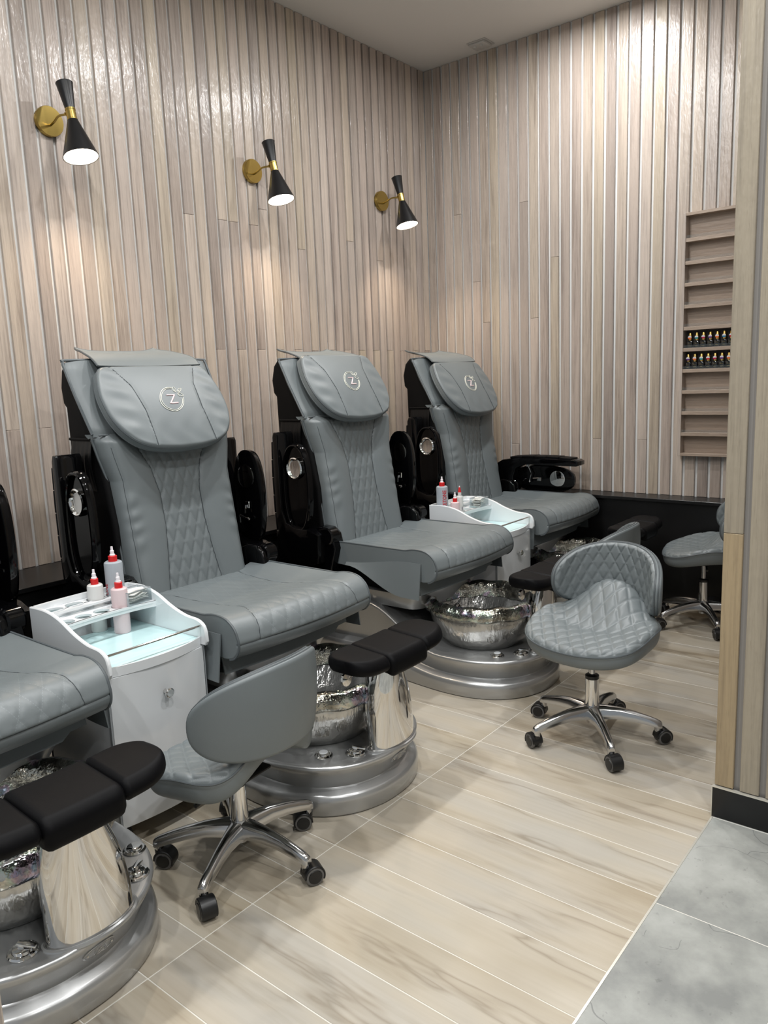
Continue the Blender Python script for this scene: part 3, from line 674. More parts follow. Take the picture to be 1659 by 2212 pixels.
def make_chair():
    t = thing('pedicure_chair', 'x', 'spa chair')
    base = obj('pedestal_base', base_shape(), M['silver'], t, sharp=50)
    # oval emblem plate on the front of the pedestal
    bl = base_loop(0.0, 192)
    def on_base(x, z, out=0.0):
        i = np.argmin(np.abs(bl[:, 0]-x)+10*(bl[:, 1] > -0.3)); y = bl[i, 1]; k = np.interp(z, [0.10, 0.122, 0.154, 0.170, 0.19], [0.038, 0.028, 0.010, 0.001, 0.0]); return np.array([x, y-0.001+k-out, z])
    plate = []
    th = np.arange(40)*2*PI/40
    rings = [np.array([on_base(0.035+0.045*k*math.cos(a), 0.140+0.022*k*math.sin(a), o) for a in th]) for k, o in ((1.0, -0.002), (1.0, 0.0015), (0.93, 0.003), (0.5, 0.0032), (0.05, 0.0032))]
    bd = obj('badge', fixq(loft(rings)), M['silver'], base)
    seg = lambda pts, r: tube([on_base(0.035+x, 0.140+z, 0.0040) for x, z in pts], r, 5)
    zz = stepped([(-0.005, 0.0055), (0.005, 0.0055), (-0.005, -0.0055), (0.005, -0.0055)], 3)
    heart = [(math.cos(a)*0.013, math.sin(a)*0.013) for a in np.linspace(2.1, 2.1+5.0, 24)]
    heart2 = [(math.cos(a)*0.0165, math.sin(a)*0.0165) for a in np.linspace(2.1, 2.1+5.0, 24)]
    th2 = [(0.041*math.cos(a), 0.019*math.sin(a)) for a in np.linspace(0, 2*PI, 40)]
    obj('badge_engraving', cat(seg(zz, 0.0008), seg(heart, 0.0005), seg(heart2, 0.0005), seg(th2, 0.0005), *[tube([on_base(0.035+s*0.034, 0.140, 0.003), on_base(0.035+s*0.034, 0.140, 0.0052)], 0.0028, 8) for s in (-1, 1)]), M['steel'], base)
    obj('seat_collar', fixq(loft([np.c_[np.array(rrect(hx, hy, 0.07, 6, (0, 0.13))), np.full(28, z)] for hx, hy, z in ((0.255, 0.37, 0.355), (0.262, 0.375, 0.37), (0.285, 0.40, 0.425), (0.288, 0.403, 0.437), (0.280, 0.395, 0.442), (0.24, 0.36, 0.440))])), M['silver'], t)
    obj('seat_mount', cat(box(0.50, 0.52, 0.12, (0, 0.10, 0.49), 0.02, 2), box(0.30, 0.30, 0.10, (0, -0.12, 0.50), 0.02, 2), xf(cyl(0.035, (0.0, -0.27, 0.0), (0.0, 0.0, 0.0)), (0, 0, 0.47))), M['blackplastic'], t)
    bw = obj('foot_bowl', bowl_outer(), M['bowl'], t, sharp=60); obj('bowl_rim', bowl_rim(), M['rim'], bw, sharp=180)
    obj('drain', lathe([(0.0, 0.226), (0.030, 0.226), (0.034, 0.218), (0.0, 0.214)], 20, (0.0, -0.465, 0)), M['chrome'], bw)
    for a in (1.2, 2.2, 4.2, 5.3): obj('jet_ring', xf(lathe([(0.0, 0.0), (0.020, 0.0), (0.023, 0.004), (0.014, 0.010), (0.0, 0.008)], 16), (0.228*math.cos(a), -0.465+0.228*math.sin(a), 0.290), (0, -1.1, a)), M['chrome'], bw)
    cl = obj('footrest_column', column_shape(), M['chrome'], t, sharp=60)
    L = oval(0, 0, 0.122, 0.050, 44, 2.3); bow = -0.055*(1-(L[:, 0]/0.17)**2)+0.032
    obj('column_collar', tube(np.c_[L[:, 0]+0.045, L[:, 1]-0.785+bow*0.6, np.full(len(L), 0.184)], 0.007, 8, True), M['silver'], cl)
    for a, b, big, el, er in ((-0.265, -0.114, 0.0, 1, 0), (-0.113, 0.089, 1.0, 0, 0), (0.090, 0.238, 0.0, 0, 1)):
        fp = obj('footrest_pad', pad_shape(a, b, big, el, er), M['blackleather'], t, sharp=60)
    br = obj('hinge_bracket', cat(box(0.17, 0.012, 0.026, (-0.130, -0.80, 0.522), 0.003, 1), *[xf(lathe([(0.0, -0.010), (0.022, -0.010), (0.024, 0.0), (0.0, 0.004)], 18), (x, -0.812, 0.514), (PI/2, 0, 0)) for x in (-0.21, -0.10)]), M['chrome'], t)
    # push button, mixer tap and hose tap on the deck
    for x, y in ((-0.196, -0.662), (0.297, -0.600)):
        bt = obj('push_button', lathe([(0.0, 0.0), (0.031, 0.0), (0.033, 0.005), (0.028, 0.009), (0.023, 0.009), (0.022, 0.013), (0.017, 0.015), (0.0, 0.015)], 28, (x*0.98, y, ztop(y)-0.004)), M['chrome'], t)
        if x < 0: obj('button_cap', lathe([(0.0, 0.0165), (0.016, 0.0165), (0.017, 0.014), (0.0, 0.014)], 20, (x*0.98, y, ztop(y)-0.004)), M['white'], bt)
    for x, y, r in ((-0.112, -0.745, 0.6), (0.226, -0.706, 2.2)):
        z = ztop(y)-0.004
        tp = obj('mixer_tap', lathe([(0.0, 0.0), (0.035, 0.0), (0.037, 0.005), (0.034, 0.009), (0.026, 0.010), (0.024, 0.016), (0.021, 0.018), (0.0, 0.018)], 28, (x, y, z)), M['chrome'], t)
        obj('tap_lever', xf(cat(box(0.016, 0.050, 0.008, (0, -0.012, 0), 0.0035, 2), box(0.018, 0.018, 0.012, (0, 0, -0.004), 0.004, 2)), (x, y, z+0.025), (0.12, 0, r)), M['chrome'], tp)
    # seat
    p, q, edge, C, sm = seat_shape()
    st_ = obj('seat', fixq(p), M['quilt'], t, quv=q, sharp=50)
    for e in edge: obj('piping', tube(e, 0.0045, 6), M['piping'], st_)
    for e in sm: obj('seam', tube(e, 0.0014, 5), M['seam'], st_)
    for s in (-1, 1):
        rows = []
        for y in np.linspace(0.125, -0.352, 14):
            f = (0.125-y)/0.477; ztop_ = 0.590+0.045*smooth01(f*1.2); zb = 0.575-0.115*smooth01((f-0.05)/0.75)
            rows.append([(s*(0.367+0.020*k*(0.5+f)+0.006*math.sin(f*5)*k), y, ztop_+(zb-ztop_)*k) for k in np.linspace(0, 1, 8)])
        obj('side_flap', sheet(rows, 0.005), M['leather'], st_)
    rows = [[(x, -0.300-0.02*k-0.02*(1-(x/0.33)**2), 0.550-(0.085 if x < 0.27 else 0.065)*k) for k in np.linspace(0, 1, 6)] for x in np.linspace(-0.335, 0.335, 24)]
    obj('front_apron', sheet(rows, 0.006), M['leather'], st_)
    # back
    sh = obj('back_shell', shell_shape(), M['blackfabric'], t)
    for s in (-1, 1):
        rows = [[(s*(0.327+0.016*math.sin(k*PI)+0.003*math.sin(j*1.9)*(1-abs(2*k-1))), 0.435+0.155*j/16, 1.315-0.215*k+0.004*math.sin(j*2.3)*(k < 0.2)) for k in np.linspace(0, 1, 12)] for j in range(17)]
        obj('pocket', sheet(rows, 0.004), M['pocket'], sh)
        obj('pocket_elastic', tube([(s*0.334, 0.43+0.165*k, 1.315) for k in np.linspace(0, 1, 8)], 0.007, 6), M['blackfabric'], sh)
    p, q, sm, ed = back_shape(); bk = obj('back_cushion', p, M['quilt'], t, quv=q, sharp=60)
    for e in sm: obj('seam', tube(e+np.array([0, -0.0004, 0]), 0.0015, 5), M['seam'], bk)
    for e in ed: obj('edge_seam', tube(e, 0.0012, 5), M['seam'], bk)
    for s in (-1, 1):
        zs = np.linspace(0.62, 1.315, 50); wv = np.interp(zs, [0.6, 1.14, 1.24, 1.335], [0.302, 0.302, 0.326, 0.343])
        obj('piping', tube(np.c_[s*(wv+0.001), back_y(zs)+0.030, zs], 0.0058, 6), M['piping'], bk)
    ep = obj('upper_back', ear_shape(), M['leather'], t, sharp=60)
    loop = [(-0.346, 1.335), (-0.352, 1.40), (-0.360, 1.50), (-0.363, 1.60), (-0.360, 1.630), (-0.33, 1.640), (0.0, 1.642), (0.33, 1.640), (0.360, 1.630), (0.363, 1.60), (0.360, 1.50), (0.352, 1.40), (0.346, 1.335)]
    lc = crv(loop, 90); obj('piping', tube(np.c_[lc[:, 0], back_y(lc[:, 1])+0.008, lc[:, 1]], 0.0058, 6), M['piping'], ep)
    obj('seam', tube([(x, back_y(1.333)-0.012-0.008*(1-(x/0.34)**2), 1.331) for x in np.linspace(-0.330, 0.330, 20)], 0.004, 6), M['piping'], ep)
    hp = obj('headrest', pillow_shape(), M['leather'], t, sharp=60)
    obj('piping', cat(tube(pil_loop(0.0025, -0.0075), 0.0044, 6, True), tube(pil_loop(0.0025, -0.038), 0.0044, 6, True)), M['piping'], hp)
    for s in (1, -1):
        vv = np.linspace(0.02, 0.392, 40); sw_ = s*np.interp(vv, [0.0, 0.035, 0.18, 0.305, 0.41], [0.152, 0.150, 0.145, 0.160, 0.212])
        obj('seam', tube(pil_pt(sw_, vv, pil_h(sw_, vv)-0.0012), 0.0016, 5), M['seam'], hp)
    o_, i_, lv, zd = emblem_curves()
    obj('emblem', cat(emblem_tube(o_, 0.0015, 70), emblem_tube(i_, 0.0012, 70), *[emblem_tube(l_, 0.0011, 26, True) for l_ in lv], *[emblem_tube([l_[0], ((l_[0][0]+l_[2][0])/2, (l_[0][1]+l_[2][1])/2)], 0.0009) for l_ in lv]), M['thread_white'], hp)
    zz_ = stepped(zd, 8)
    obj('emblem_letter', emblem_tube(zz_, 0.0032, off=0.0012), M['thread_pink'], hp)
    rows = []
    path = crv([(0.452, 1.612, 0.258), (0.492, 1.643, 0.258), (0.56, 1.664, 0.245), (0.62, 1.668, 0.228), (0.665, 1.674, 0.212), (0.700, 1.686, 0.200)], 16)
    for y, z, w_ in path: rows.append([(u*w_, y+0.02*abs(u)**3*smooth01((y-0.6)/0.1), z+0.014*abs(u)**5*smooth01((y-0.55)/0.1)-0.004*(1-u*u)) for u in np.linspace(-1, 1, 24)])
    tf = obj('headrest_flap', sheet(rows, 0.007), M['leather'], t)
    obj('piping', tube(np.array([r[0] for r in rows]+rows[-1][1:-1]+[r[-1] for r in rows[::-1]]), 0.0048, 6), M['piping'], tf)
    for s in (-1, 1): obj('side_panel', side_body(s), M['gloss'], t)
    return t
def make_arm(parent, side, raised):
    A = lambda p: arm_pivot_xf(p, raised, side)
    a = obj('armrest', A(arm_beam()), M['gloss'], parent)
    obj('arm_pad', A(arm_pad()), M['blackleather'], a)
    tr = obj('tray', A(tray_shape()), M['gloss'], a); obj('tray_rim', A(tray_rim()), M['gloss'], a)
    ring = [(0.030, -0.004), (0.034, 0.004), (0.040, 0.006), (0.046, 0.003), (0.047, -0.002), (0.030, -0.004)]
    obj('cup_holder', A(xlathe([(0.0, -0.009), (0.030, -0.009), (0.041, -0.007), (0.046, 0.003), (0.051, 0.007), (0.057, 0.003), (0.057, -0.034), (0.050, -0.036), (0.0, -0.036)], (0.457, 0.390, 0.092))), M['chrome'], a)
    # folding hinge on the inner side of the tray
    obj('hinge', A(cat(box(0.008, 0.030, 0.022, (0.420, 0.165, 0.200-0.02), 0.002, 1), box(0.008, 0.034, 0.030, (0.420, 0.25, 0.085), 0.003, 1), tube([(0.412, 0.17, 0.178), (0.404, 0.20, 0.125), (0.404, 0.185, 0.075)], 0.006, 8), lathe([(0.0, -0.009), (0.006, -0.007), (0.009, 0.0), (0.006, 0.007), (0.0, 0.009)], 12, (0.404, 0.185, 0.066)), tube([(0.412, 0.25, 0.092), (0.404, 0.21, 0.090)], 0.005, 6))), M['chrome'], a)
    return a
chair = make_chair()
make_arm(chair, -1, True); make_arm(chair, 1, True)
CHX = [-4.270, -3.048, -1.835, -0.583]; CHY = [-1.119, -1.119, -1.119, -1.060]
CHL = ['grey spa chair cut off at the left edge of the picture, nearest the camera',
       'largest whole grey spa chair, standing just right of the near white cart',
       'middle grey spa chair of the row, its side seat flap hanging loose',
       'farthest grey spa chair, in the corner, with one black armrest lowered']
chair.location = (CHX[1], CHY[1], 0); chair['label'] = CHL[1]; chair['group'] = 'pedicure spa chairs'
for i in (0, 2):
    c_ = dup(chair, (CHX[i], CHY[i], 0), 0, CHL[i], 'pedicure spa chairs')
    if i == 2:
        for ch in c_.children:
            if ch.name.startswith('headrest') and 'flap' not in ch.name: ch.location = (0, 0.030, 0.047)
c4 = dup(chair, (CHX[3], CHY[3], 0), 0, CHL[3], 'pedicure spa chairs', skip=('armrest',))
make_arm(c4, -1, True); make_arm(c4, 1, False)

# ------------------------------------------------------------------ technician stools (local: sitter faces -y)
def stool_seat():
    X, Y = disc(110); r = np.hypot(X, Y).clip(0, 1); th = np.arctan2(Y, X); c_, s_ = np.cos(th), np.sin(th)
    b = np.where(s_ < 0, 0.232, 0.205); p = 2.6; R = (np.abs(c_/0.262)**p+np.abs(s_/b)**p)**(-1/p); e = 0.026
    k = 0.86; tt = np.clip((r-k)/(1-k), 0, 1); d = np.where(r <= k, r/k*(R-e), R-e+e*np.sin(tt*PI/2))
    S = d*c_; Fy = d*s_; drop = 1-np.cos(tt*PI/2)
    back = smooth01((Fy+0.03)/0.22)
    form = 0.135*back*np.exp(-np.abs(S/0.150)**2.6)+0.020*back-0.018*smooth01((-Fy-0.05)/0.2)+0.034*(S/0.26)**2*np.exp(-((Fy-0.03)/0.12)**2)-0.012*np.exp(-(S/0.16)**2)*(1-back)
    zt = 0.488+form
    m = (r < 0.955).astype(float); u = S/0.062; v = Fy/0.084
    D = quilt(u, v, m, 0.0050, 0.09)
    top = np.stack([S, Fy, zt-0.030*drop], -1); top += normals(top)*D[..., None]*np.sign(normals(top)[55, 55, 2])
    zb = 0.488+form*0.75-0.088
    eq = zt-0.030; bot = np.stack([S*0.985, Fy*0.985, zb+(eq-zb)*drop*0.9], -1)
    q = np.stack([u, v, m], -1).reshape(-1, 3); q = np.concatenate([q, q*0])
    a = np.linspace(0, 2*PI, 140, endpoint=False); ca, sa = np.cos(a), np.sin(a); bb_ = np.where(sa < 0, 0.232, 0.205); Ra = (np.abs(ca/0.262)**p+np.abs(sa/bb_)**p)**(-1/p)
    S2, F2 = Ra*ca, Ra*sa; bk = smooth01((F2+0.03)/0.22); fm = 0.135*bk*np.exp(-np.abs(S2/0.150)**2.6)+0.020*bk-0.018*smooth01((-F2-0.05)/0.2)+0.034*(S2/0.26)**2*np.exp(-((F2-0.03)/0.12)**2)-0.012*np.exp(-(S2/0.16)**2)*(1-bk)
    loop = np.c_[S2*0.995, F2*0.995, 0.488+fm-0.024]
    return fixq(sew(top, bot)), q, loop
def stool_back():
    X, Y = disc(110); r = np.hypot(X, Y).clip(0, 1); th = np.arctan2(Y, X); c_, s_ = np.cos(th), np.sin(th)
    hv = np.where(s_ > 0, 0.125, 0.150); p = 2.35; R = (np.abs(c_/0.334)**p+np.abs(s_/hv)**p)**(-1/p); e = 0.016
    k = 0.90; tt = np.clip((r-k)/(1-k), 0, 1); d = np.where(r <= k, r/k*(R-e), R-e+e*np.sin(tt*PI/2)); drop = 1-np.cos(tt*PI/2)
    A = d*c_; Q = d*s_
    def place(A, Q, off):
        Rb = 0.262-off; ph = A/0.262; yc = 0.262
        z = 0.666+Q-0.034*(A/0.3)**2+0.006*np.abs(A/0.3)**4
        x = Rb*np.sin(ph); y = yc-0.262+Rb*np.cos(ph)+0.10*(Q)*0.6
        return np.stack([x, y, z], -1)
    m = (r < 0.965).astype(float); u = A/0.056; v = Q/0.082
    D = quilt(u, v, m, 0.0050, 0.09)
    front = place(A, Q, 0.040-0.022*drop+0*D+D); back_ = place(A, Q, -0.012*(1-r**2)+0.0-0.001+0.008*drop)
    q = np.stack([u, v, m], -1).reshape(-1, 3); q = np.concatenate([q, q*0])
    a = np.linspace(0, 2*PI, 150, endpoint=False); ca, sa = np.cos(a), np.sin(a); hv = np.where(sa > 0, 0.125, 0.150); Ra = (np.abs(ca/0.334)**p+np.abs(sa/hv)**p)**(-1/p)
    l1 = place(Ra*ca*0.998, Ra*sa*0.998, 0.024); l2 = place(Ra*ca*1.0, Ra*sa*1.0, 0.010)
    return fixq(sew(front, back_)), q, l1, l2
def stool_leg():
    path = [(0.0, 0.112, 0.034, 0.030), (0.05, 0.116, 0.026, 0.028), (0.11, 0.115, 0.0195, 0.024), (0.17, 0.106, 0.0170, 0.021), (0.22, 0.094, 0.0155, 0.019), (0.258, 0.083, 0.0150, 0.017), (0.272, 0.078, 0.0135, 0.014), (0.277, 0.076, 0.010, 0.009)]
    rings = []
    for x, z, hy, hz in path:
        rings.append([(x, -hy, z-hz*0.9), (x, -hy*0.96, z+hz*0.3), (x, -hy*0.55, z+hz*0.85), (x, 0, z+hz), (x, hy*0.55, z+hz*0.85), (x, hy*0.96, z+hz*0.3), (x, hy, z-hz*0.9), (x, hy*0.6, z-hz*0.75), (x, -hy*0.6, z-hz*0.75)])
    p = fixq(loft(rings)); return cat(p, lathe([(0.0, 0.050), (0.0125, 0.050), (0.0135, 0.058), (0.0135, 0.082), (0.0, 0.085)], 18, (0.260, 0, 0)))
def caster_hood():
    a = np.linspace(-0.15*PI, 1.02*PI, 20); out = [(0.018+0.029*math.cos(t_), 0.0265+0.030*math.sin(t_)) for t_ in a]
    inn = [(0.018+0.024*math.cos(t_), 0.0265+0.024*math.sin(t_)) for t_ in a[::-1]]
    return cat(prism(out+inn, -0.021, 0.021, 'xz', 0.002, 1), prism([(0.018+0.022*math.cos(t_), 0.0265+0.022*math.sin(t_)) for t_ in np.linspace(0, 2*PI, 20, endpoint=False)], -0.006, 0.006, 'xz'), lathe([(0.0, 0.040), (0.011, 0.040), (0.0115, 0.052), (0.0, 0.053)], 16))
def caster_wheel(s):
    v, f = lathe([(0.0, -0.006), (0.022, -0.006), (0.0258, -0.003), (0.0265, 0.003), (0.024, 0.006), (0.020, 0.0065), (0.0, 0.0065)], 26)
    v = np.c_[v[:, 0]+0.018, s*v[:, 2]+s*0.0135, v[:, 1]+0.0265]; return fixq((v, f))
def caster_cap(s):
    v, f = lathe([(0.0, 0.0), (0.019, 0.0), (0.018, 0.002), (0.0, 0.0025)], 22)
    v = np.c_[v[:, 0]+0.018, s*v[:, 2]+s*0.0200, v[:, 1]+0.0265]; return fixq((v, f))
me_leg = build_mesh('base_leg', stool_leg(), M['steel'], sharp=40)
me_hood = build_mesh('caster', caster_hood(), M['blackplastic']); me_wh = [build_mesh('wheel', caster_wheel(s), M['tyre']) for s in (-1, 1)]; me_cap = [build_mesh('wheel_cap', caster_cap(s), M['blackplastic']) for s in (-1, 1)]
p_, q_, lp_ = stool_seat(); me_sseat = build_mesh('seat', p_, M['quilt'], q_, 60); me_spipe = build_mesh('piping', tube(lp_, 0.0036, 6, True), M['piping'])
p_, q_, l1_, l2_ = stool_back(); me_sback = build_mesh('backrest', p_, M['quilt'], q_, 60); me_bpipe = build_mesh('piping', cat(tube(l1_, 0.0036, 6, True), tube(l2_, 0.0030, 6, True)), M['piping'])
def make_stool(label, loc, rz, base_deg, lift, swivel, blift=0.0):
    t = thing('technician_stool', label, 'stool', loc, rz, 'wheeled technician stools')
    a0 = math.radians(base_deg)-rz
    # base
    obj('hub', lathe([(0.0, 0.070), (0.022, 0.070), (0.025, 0.082), (0.037, 0.090), (0.039, 0.112), (0.034, 0.140), (0.031, 0.150), (0.0, 0.150)], 30), M['steel'], t)
    slv = obj('gas_column', lathe([(0.0, 0.148), (0.0295, 0.148), (0.0265, 0.262+0.0), (0.0, 0.262)], 30), M['chrome'], t)
    obj('collar', lathe([(0.0, 0.262), (0.0275, 0.262), (0.0280, 0.276), (0.020, 0.282), (0.0, 0.282)], 28), M['blackplastic'], slv)
    obj('rod', lathe([(0.0, 0.28), (0.0140, 0.28), (0.0140, 0.40+lift), (0.0, 0.40+lift)], 20), M['steel'], slv)
    for k in range(5):
        a = a0+k*2*PI/5
        l_ = obj('base_leg', me_leg, None, t); l_.rotation_euler = (0, 0, a); l_.location = (0, 0, 0.006)
        h = obj('caster', me_hood, None, t); h.scale = (1.16, 1.16, 1.16); h.location = (0.262*math.cos(a), 0.262*math.sin(a), 0); h.rotation_euler = (0, 0, swivel[k]-rz)
        for i in (0, 1): obj('wheel', me_wh[i], None, h); obj('wheel_cap', me_cap[i], None, h)
    s = obj('seat', me_sseat, None, t); s.location = (0, 0, lift); obj('piping', me_spipe, None, s)
    mt = obj('seat_plate', cat(box(0.17, 0.15, 0.012, (0, 0, 0.400), 0.004, 1), lathe([(0.0, 0.366), (0.030, 0.368), (0.040, 0.396), (0.0, 0.398)], 20)), M['dark'], t); mt.location = (0, 0, lift)
    lv = obj('lever', tube([(0.02, 0.0, 0.392), (0.12, 0.01, 0.385), (0.185, 0.012, 0.378)], [0.005, 0.005, 0.007], 8), M['blackplastic'], t); lv.location = (0, 0, lift)
    b = obj('backrest', me_sback, None, t); b.location = (0, 0, lift+blift); obj('piping', me_bpipe, None, b)
    bm_ = obj('back_bracket', tube(crv([(0, 0.150, 0.520), (0, 0.195, 0.535), (0, 0.222, 0.57), (0, 0.238, 0.62)], 16), 0.014, 8, flat=0.4), M['dark'], t); bm_.location = (0, 0, lift)
    return t
R_ = math.radians
make_stool('grey stool with its plain curved back to the camera, in front of the near cart', (-3.645, -1.790, 0), R_(185), -11, -0.094, [R_(v) for v in (140, 20, -60, 250, -25)], 0.032)
make_stool('grey quilted stool standing alone on the open floor, whole and facing the camera', (-2.218, -2.347, 0), R_(-96), 4, 0.0, [R_(v) for v in (-30, 100, 60, 235, -40)])
make_stool('grey stool mostly hidden, only its back edge showing behind the stool on open floor', (-1.175, -1.852, 0), R_(186), 14, -0.085, [R_(v) for v in (10, 80, 150, 220, 300)])
make_stool('grey quilted stool half hidden by the timber partition at the right', (-0.484, -2.268, 0), R_(198), -2, -0.005, [R_(v) for v in (0, 80, 140, 215, -20)])

# ------------------------------------------------------------------ white nail carts (local: front = -y, centre x)
def cart_side(x0_, x1_):
    top = crv([(-0.005, 0.765), (0.10, 0.768), (0.19, 0.752), (0.28, 0.716), (0.36, 0.694), (0.43, 0.688), (0.465, 0.672), (0.478, 0.645)], 28)
    pts = [(-y, z) for y, z in top]+[(-0.480, 0.612), (-0.470, 0.597), (0.005, 0.597)]
    return prism(pts, x0_, x1_, 'yz', 0.003, 1)
def bowed(hw, y0, bow, z0, z1, th, n=20):
    xs = np.linspace(-hw, hw, n); rings = []
    out = [(x, y0-bow*(1-(x/hw)**2)) for x in xs]; inn = [(x, y0-bow*(1-(x/hw)**2)+th) for x in xs[::-1]]
    return fixq(prism(out+inn, z0, z1, 'xy'))
def holed_plate(hw, ya, yb, z0, z1, holes, bow=0.0):
    # plate with round holes: outline strip + ring per hole, filled by Blender's triangulator
    bm = bmesh.new()
    def ringv(pts, z): return [bm.verts.new((x, y, z)) for x, y in pts]
    xs = np.linspace(-hw, hw, 17); outl = [(x, ya+bow*(1-(x/hw)**2)) for x in xs]+[(x, yb+bow*(1-(x/hw)**2)) for x in xs[::-1]]
    loops = [outl]+[[(cx+r*math.cos(a), cy+r*math.sin(a)) for a in np.arange(28)*2*PI/28] for cx, cy, r in holes]
    for z in (z0, z1):
        es = []
        for L in loops:
            vv = ringv(L, z)
            for i in range(len(vv)): es.append(bm.edges.new((vv[i], vv[(i+1) % len(vv)])))
        bmesh.ops.triangle_fill(bm, use_beauty=True, edges=es)
    V = [v for v in bm.verts]; n = sum(len(L) for L in loops); o = 0
    for L in loops:
        m_ = len(L)
        for i in range(m_): bm.faces.new((V[o+i], V[o+(i+1) % m_], V[n+o+(i+1) % m_], V[n+o+i]))
        o += m_
    bmesh.ops.recalc_face_normals(bm, faces=bm.faces[:]); return from_bm(bm)
REAR = [(-0.140, -0.050, 0.037), (-0.058, -0.044, 0.033), (0.030, -0.044, 0.036), (0.110, -0.050, 0.037)]
FRONT = [(-0.148, -0.146, 0.029), (-0.078, -0.136, 0.029), (-0.006, -0.134, 0.029), (0.070, -0.138, 0.033)]
def make_cart(label, loc):
    t = thing('nail_cart', label, 'cart', loc, 0, 'white nail carts')
    obj('body', cat(box(0.385, 0.425, 0.012, (0, -0.2325, 0.066)), box(0.012, 0.425, 0.53, (-0.1865, -0.2325, 0.330)), box(0.012, 0.425, 0.53, (0.1865, -0.2325, 0.330)), box(0.385, 0.012, 0.53, (0, -0.026, 0.330))), M['white'], t)
    obj('edge_trim', cat(box(0.004, 0.010, 0.53, (-0.194, -0.447, 0.330)), box(0.004, 0.010, 0.53, (0.194, -0.447, 0.330))), M['greyedge'], t)
    d = obj('drawer', bowed(0.188, -0.452, 0.020, 0.064, 0.590, 0.018), M['white'], t)
    kv, kf = lathe([(0.0, 0.0), (0.008, 0.0), (0.007, 0.012), (0.012, 0.020), (0.0165, 0.024), (0.0165, 0.030), (0.013, 0.033), (0.0, 0.033)], 24)
    obj('knob', fixq((np.c_[kv[:, 0]+0.004, -0.472-kv[:, 2], kv[:, 1]+0.490], kf)), M['chrome'], d)
    obj('side_rail', cart_side(-0.201, -0.186), M['white'], t); obj('side_rail', cart_side(0.186, 0.201), M['white'], t)
    obj('back_panel', bowed(0.186, 0.002, 0.012*-1, 0.597, 0.766, -0.014), M['white'], t)
    obj('top_board', bowed(0.186, -0.440, 0.034, 0.596, 0.612, 0.425, 24), M['white'], t)
    obj('glass_top', cat(bowed(0.184, -0.436, 0.032, 0.6125, 0.622, 0.42, 24)), M['aqua'], t)
    obj('front_lip', bowed(0.186, -0.445, 0.034, 0.592, 0.6245, 0.006, 24), M['white'], t)
    obj('towel_rail', tube([(-0.186, -0.452, 0.668), (0.186, -0.452, 0.668)], 0.0042, 10), M['chrome'], t)
    rk = obj('bottle_rack', cat(holed_plate(0.186, -0.090, -0.004, 0.738, 0.746, REAR, 0.0), bowed(0.186, -0.078, -0.020, 0.722, 0.746, 0.006), holed_plate(0.186, -0.192, -0.082, 0.714, 0.722, FRONT, 0.016), bowed(0.186, -0.192, -0.022, 0.700, 0.722, 0.006)), M['white'], t, sharp=30)
    for x in (-0.15, 0.15):
        for y in (-0.08, -0.40):
            obj('castor', cat(lathe([(0.0, 0.040), (0.012, 0.040), (0.014, 0.060), (0.0, 0.060)], 12, (x, y, 0)), xf(lathe([(0.0, -0.011), (0.020, -0.011), (0.021, -0.006), (0.021, 0.006), (0.020, 0.011), (0.0, 0.011)], 20), (x, y, 0.021), (0, PI/2, 0)), box(0.030, 0.030, 0.016, (x, y, 0.038), 0.003, 1)), M['blackplastic'], t)
    return t
CARTS = [(-3.642, -0.960), (-1.208, -0.960)]
make_cart('white nail cart close to the camera, between the two left spa chairs', (CARTS[0][0], CARTS[0][1], 0))
make_cart('white nail cart farther back, beside the corner spa chair', (CARTS[1][0], CARTS[1][1], 0))
